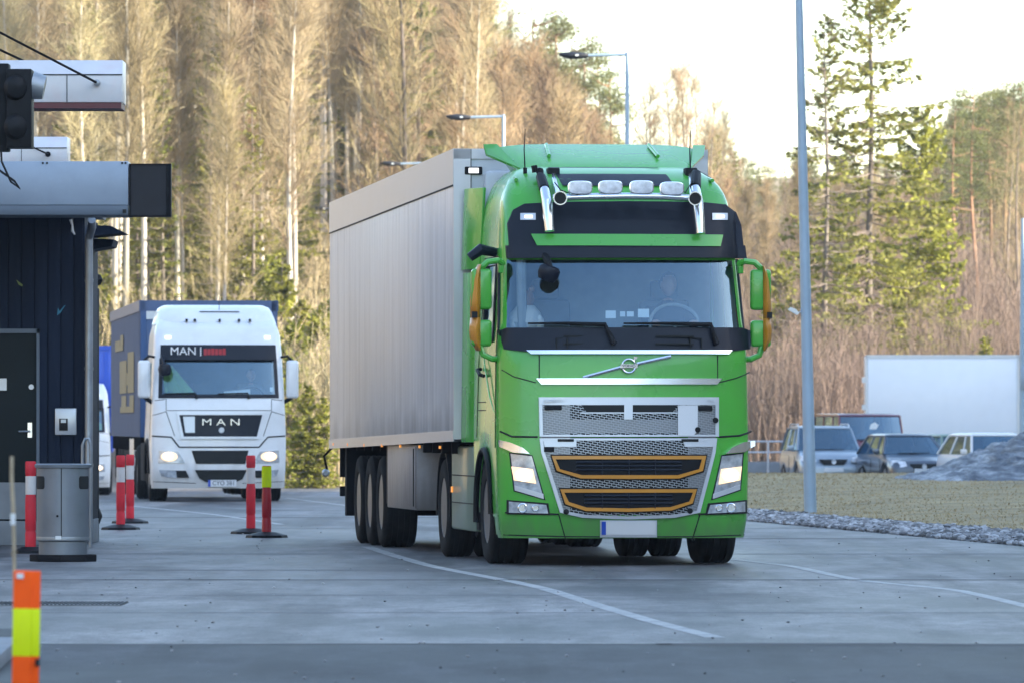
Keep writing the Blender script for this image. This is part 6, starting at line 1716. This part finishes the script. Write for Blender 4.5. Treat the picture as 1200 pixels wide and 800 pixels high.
def shrub(H, seed, n=46, R=1.3, tw=.015, ntw=18):
    random.seed(seed); tr = MB(); cr = MB()
    for k in range(n):
        a = random.uniform(0, 2 * pi); r = R * sqrt(random.random()); p = Vector((r * cos(a), r * sin(a), 0)); h = H * random.uniform(.55, 1.05)
        tp = p + Vector((random.gauss(0, .12) * h + cos(a) * .08 * h, random.gauss(0, .12) * h, h)); mid = p.lerp(tp, .5) + Vector((random.gauss(0, .08), random.gauss(0, .08), 0))
        tr.tube([p, mid, tp], [.020, .013, .005], 3, cap=False)
        for _ in range(ntw):
            u = random.uniform(.2, 1); s_ = (p.lerp(mid, u * 2) if u < .5 else mid.lerp(tp, u * 2 - 1)); v = Vector((random.gauss(0, .4), random.gauss(0, .4), random.uniform(.4, 1.1))).normalized()
            ribbon(cr, s_, s_ + v * h * random.uniform(.08, .22), tw, 1)
    return tr, cr

PROTO = {}
def proto(key, kind, parts, mats, tn='trunk', cn='crown'):
    tr, cr = parts
    a = tr.build(tn, mats[0], None, smooth=60, recalc=False)
    c = cr.build(cn, [mats[1], mats[2]], None, smooth=None, recalc=False)
    PROTO.setdefault(key, []).append((kind, a.data, c.data, tn, cn))
    bpy.data.objects.remove(a); bpy.data.objects.remove(c)
for s_ in range(7): proto('birch', 'birch_tree', bare_tree(17, 20 + s_, .11, .36, .17, 2300, tw=.015, nb=52), ('birch_bark', 'twig' if s_ % 2 else 'twig_pale', 'twig' if s_ % 3 else 'twig_pale'))
for s_ in range(3): proto('bare', 'bare_tree', bare_tree(14, 40 + s_, .13, .2, .30, 2400, tw=.017, nb=44), ('grey_bark', 'grey_bark', 'twig'))
for s_ in range(2): proto('thin', 'bare_tree', bare_tree(14, 50 + s_, .10, .12, .24, 900, tw=.014, nb=30), ('grey_bark', 'grey_bark', 'twig'))
for s_ in range(4): proto('spruce', 'spruce_tree', spruce_tree(16, 60 + s_, 2.0, .12, 1.0, gap=.15), ('grey_bark', 'grey_bark', 'spruce'))
for s_ in range(2): proto('young', 'young_spruce', spruce_tree(6, 70 + s_, 1.6, .02, 1.3), ('grey_bark', 'grey_bark', 'young'))
for s_ in range(3): proto('pine', 'pine_tree', pine_tree(16, 80 + s_), ('pine_bark', 'pine_bark', 'pine'))
for s_ in range(3): proto('shrub', 'bare_shrub', shrub(3.4, 90 + s_), ('twig_pale', 'twig_pale', 'twig_pale'), 'stems', 'twigs')
for s_ in range(3): proto('sapling', 'sapling_thicket', shrub(5.0, 95 + s_, 46, 1.7, .015, 20), ('twig_pink', 'twig_pink', 'twig_pink'), 'stems', 'twigs')

LBL = {'birch': ('pale-barked bare birch among the sunlit birches on the wooded slope', 'birch', 'birches on the wooded slope'),
       'bare': ('brown leafless tree among the others on the wooded slope', 'tree', 'leafless trees on the wooded slope'),
       'thin': ('slender leafless tree standing against the pale sky', 'tree', 'slender leafless trees on the skyline'),
       'spruce': ('green spruce among the bare trees on the wooded slope', 'spruce', 'spruces on the wooded slope'),
       'young': ('yellow green young spruce at the foot of the wooded slope', 'spruce', 'young spruces at the forest edge'),
       'pine': ('pine with a clumpy crown among the trees behind the road', 'pine', 'pines behind the road'),
       'shrub': ('pale leafless shrub at the foot of the wooded slope', 'shrub', 'leafless shrubs at the forest edge'),
       'sapling': ('pinkish brown thicket of leafless saplings behind the car park', 'shrub', 'sapling thickets behind the car park')}
PROF = [(600, -60), (625, -5), (655, 20), (700, 42), (722, 88), (738, 135), (760, 80), (790, 45), (820, 62), (845, 112), (862, 165), (900, 185), (950, 165), (1000, 178), (1085, 165), (1110, 120), (1150, 95), (1200, 95), (1270, 100)]
HT = {'birch': 17.3, 'bare': 14.6, 'thin': 14.6, 'spruce': 16, 'young': 6, 'pine': 16.2, 'shrub': 3.4, 'sapling': 5, 'big': 17}
def plant(key, X, Y, s=1.0, label=None, group=True, v=None, cat=None, sz=None, mat=None):
    px_ = 600 + X / Y * F
    if key != 'big' and px_ > 600:
        yt_ = lerp_tab(PROF, px_) + random.uniform(0, 45) ** 1.0 * (.4 if key in ('thin', 'pine') else 1)
        s = min(s, (CH + (HY - yt_) / F * Y - zt(X, Y)) / HT[key] / 1.02); sz = min(sz, s * 1.02) if sz else s
    if key in ('birch', 'bare', 'spruce', 'pine') and 345 < px_ < 620:
        lim = 292 if px_ < 440 else 240
        if Y < lim: k_ = (lim + random.uniform(2, 25)) / Y; X *= k_; Y *= k_
    kind, a, c, tn, cn = PROTO[key][v if v is not None else random.randrange(len(PROTO[key]))]
    L_ = LBL[key]
    t = thing(kind, label or L_[0], cat or L_[1], (X, Y, zt(X, Y) - .05), random.uniform(0, 2 * pi), L_[2] if group else None)
    t.scale = (s, s, sz or s * random.uniform(.9, 1.1))
    for me, nm in ((a, tn), (c, cn)):
        o = bpy.data.objects.new(nm, me); COL.objects.link(o); o.parent = t
    return t
def xpx(px, d): return (px - 600) / F * d
random.seed(101)
# left slope: birches, spruces
cnt = 0
for i in range(200):
    d = 222 + 190 * random.random() ** .85; px = random.uniform(-60, 640)
    if px > 570: continue
    plant('birch', xpx(px, d), d, random.uniform(.85, 1.2)); cnt += 1
for i in range(80):
    d = 235 + 170 * random.random(); px = random.uniform(-60, 640); plant('bare', xpx(px, d), d, random.uniform(.8, 1.2))
# spruces: clusters seen in the photograph
for (px, d, s_) in ((95, 300, 1.1), (245, 262, 1.15), (262, 300, 1.1), (215, 255, .72), (235, 285, .95), (300, 250, .8), (282, 240, .62), (340, 262, .7), (185, 262, .6), (430, 330, 1.1), (478, 318, 1.15), (505, 335, 1.2), (548, 325, 1.1),
                    (455, 350, 1.1), (580, 340, 1.1), (380, 310, .8), (530, 290, .75), (450, 270, .6), (150, 320, 1.1), (60, 330, 1.1), (20, 300, 1.0), (320, 330, 1.0), (400, 345, 1.1), (350, 300, .85), (605, 350, 1.05), (640, 345, .95), (275, 330, 1.2), (130, 290, .7)):
    plant('spruce', xpx(px, d), d, s_)
for i in range(75):
    d = random.uniform(238, 400); px = random.uniform(-40, 620); plant('spruce', xpx(px, d), d, random.uniform(.7, 1.15))
for (px, d, s_) in ((520, 330, 1.1), (625, 318, 1.20), (672, 320, 1.22), (655, 300, 1.15), (702, 322, 1.08), (715, 300, .98), (640, 330, 1.25), (688, 310, 1.1), (590, 300, 1.0), (560, 305, 1.15), (485, 360, 1.15)):
    plant('pine', xpx(px, d), d, s_)
for i in range(36):
    d = random.uniform(222, 275); px = random.uniform(90, 345); plant('spruce', xpx(px, d), d, random.uniform(.45, .95))
for i in range(30):
    d = random.uniform(296, 345); px = random.uniform(350, 660); plant('spruce' if i % 3 else 'pine', xpx(px, d), d, random.uniform(.7, 1.1))
for i in range(24):
    d = random.uniform(214, 250); px = random.uniform(100, 345); plant('birch', xpx(px, d), d, random.uniform(.7, 1.1))
for i in range(26):
    d = random.uniform(293, 315); px = random.uniform(350, 600); plant('birch', xpx(px, d), d, random.uniform(.8, 1.1))
# middle trees above the trailer roof
for (px, d, s_) in ((640, 300, 1.05), (662, 280, 1.0), (690, 285, .98), (676, 262, .95), (712, 300, .95), (610, 290, 1.05), (625, 265, 1.0), (650, 310, 1.1), (665, 300, 1.1), (700, 290, .95), (725, 300, .85), (630, 285, 1.1), (645, 270, .95)):
    plant('bare', xpx(px, d), d, s_)
for (px, d, s_) in ((757, 262, 1.0), (770, 265, 1.12), (782, 258, 1.16), (790, 268, 1.2), (802, 262, 1.22), (812, 266, 1.1), (822, 270, 1.0), (762, 280, .9), (835, 275, .85), (845, 285, .75)):
    plant('thin', xpx(px, d), d, s_)
# forest edge near the trailer and behind the white truck
random.seed(33)
for i in range(34):
    d = random.uniform(186, 225); px = random.uniform(322, 400); plant('shrub', xpx(px, d), d, random.uniform(.8, 1.3))
for i in range(60):
    d = random.uniform(212, 262); px = random.uniform(-40, 520); plant('shrub', xpx(px, d), d, random.uniform(.8, 1.35))
for (px, d, s_) in ((345, 192, .75), (372, 200, .8), (352, 208, .95), (330, 215, 1.0), (388, 215, .9), (285, 225, 1.1), (300, 232, 1.2), (262, 235, .9), (316, 222, .9), (395, 190, .6), (338, 186, .55), (362, 184, .5), (120, 225, .8), (380, 184, .45)):
    plant('young', xpx(px, d), d, s_)
# right side: thickets, big spruces, pines on the skyline
for i in range(150):
    d = random.uniform(222, 330); px = random.uniform(850, 1260); plant('sapling', xpx(px, d), d, random.uniform(.75, 1.15) * (.8 + (d - 222) / 400))
for i in range(14):
    d = random.uniform(214, 224); px = random.uniform(860, 1020); plant('sapling', xpx(px, d), d, random.uniform(.55, .8))
for (px, d, s_, sz) in ((862, 330, .72, .75), (878, 335, .78, .8), (890, 350, .85, .9), (903, 330, .8, .8), (920, 345, .85, .95), (935, 350, .8, .85), (955, 340, .75, .8), (1150, 300, .8, 1.0), (1130, 310, .8, 1.05), (1165, 305, .75, 1.0), (1190, 300, .9, 1.05), (1100, 330, .9, .95), (1215, 310, .9, 1.0)):
    plant('spruce' if random.random() < .7 else 'pine', xpx(px, d), d, s_, sz=sz)
for (px, d, s_, sz) in ((1118, 296, .85, .95), (1142, 285, .9, 1.0), (1160, 292, .9, 1.02), (1178, 280, .9, .98), (1200, 290, .9, 1.0), (1172, 305, 1.0, 1.1)):
    plant('pine', xpx(px, d), d, s_, sz=sz)
for (px, d, s_) in ((1182, 262, .75), (1196, 258, .8), (985, 300, .7), (1060, 290, .7)):
    plant('thin', xpx(px, d), d, s_)
random.seed(55)
for i in range(34):
    d = random.uniform(300, 400); px = random.uniform(1085, 1250); plant('spruce', xpx(px, d), d, random.uniform(.72, .98))
for i in range(70):
    d = random.uniform(300, 420); px = random.uniform(820, 1260); plant(('spruce', 'bare', 'pine', 'bare')[i % 4], xpx(px, d), d, random.uniform(.5, .8))
for i in range(50):
    d = random.uniform(250, 380); px = random.uniform(850, 1240); plant('bare', xpx(px, d), d, random.uniform(.35, .6))
# three named trees in front
proto('big', 'spruce_tree', spruce_tree(17.2, 201, 3.2, .14, 1.7, dead=.30, gap=.25, pw=.55, st=.55), ('grey_bark', 'grey_bark', 'spruce'))
proto('big', 'spruce_tree', spruce_tree(14.0, 202, 2.1, .20, 1.1, dead=.45, gap=.25, pw=.55, st=.55), ('grey_bark', 'grey_bark', 'spruce'))
proto('big', 'spruce_tree', spruce_tree(10.5, 203, 3.0, .03, 1.5, gap=.15, pw=.7, st=.6), ('grey_bark', 'grey_bark', 'young'))
LBL['big'] = ('x', 'spruce', None)
plant('big', xpx(1020, 232), 232, 1.0, 'tallest sparse spruce reaching the top of the picture right of the mast', False, 0, sz=1.0)
plant('big', xpx(968, 228), 228, .95, 'thin half-dead spruce with bare lower branches just right of the mast', False, 1, sz=.98)
plant('big', xpx(1078, 236), 236, .95, 'broad yellow green spruce above the white box trailer', False, 2, sz=1.0)
plant('young', xpx(1155, 222), 222, .55, 'small dark young spruce behind the right end of the white box trailer', False, 0)
plant('young', xpx(915, 240), 240, .9, 'small yellow green spruce just right of the green truck mirror', False, 1)
# ground litter brush so the forest floor is not bare
random.seed(77); m = MB()
for _ in range(9000):
    d = 208 + 60 * random.random(); px = random.uniform(-80, 1280); X = xpx(px, d); z = zt(X, d); h = random.uniform(.15, .7)
    p = Vector((X, d, z - .02)); ribbon(m, p, p + Vector((random.gauss(0, .15), random.gauss(0, .15), h)), .02)
o = m.build('undergrowth', 'twig_pink', None, smooth=None, recalc=False); tag(o, 'low dry undergrowth at the foot of the wooded slope', 'undergrowth', kind='stuff')

# ================================================================ thin winter haze
hz = bpy.data.materials.new('thin_haze'); hz.use_nodes = True; t = hz.node_tree
for n in list(t.nodes): t.nodes.remove(n)
o_ = t.nodes.new('ShaderNodeOutputMaterial'); pv = t.nodes.new('ShaderNodeVolumePrincipled'); pv.inputs['Color'].default_value = (.93, .95, 1, 1); pv.inputs['Density'].default_value = .00020; pv.inputs['Anisotropy'].default_value = .2
t.links.new(pv.outputs[0], o_.inputs['Volume'])
M['haze'] = hz
m = MB(); m.bb(-1700, 1700, -1600, 1100, -3, 130)
o = m.build('haze', 'haze', None, smooth=None); tag(o, 'thin pale winter haze in the valley air', 'haze', kind='stuff')
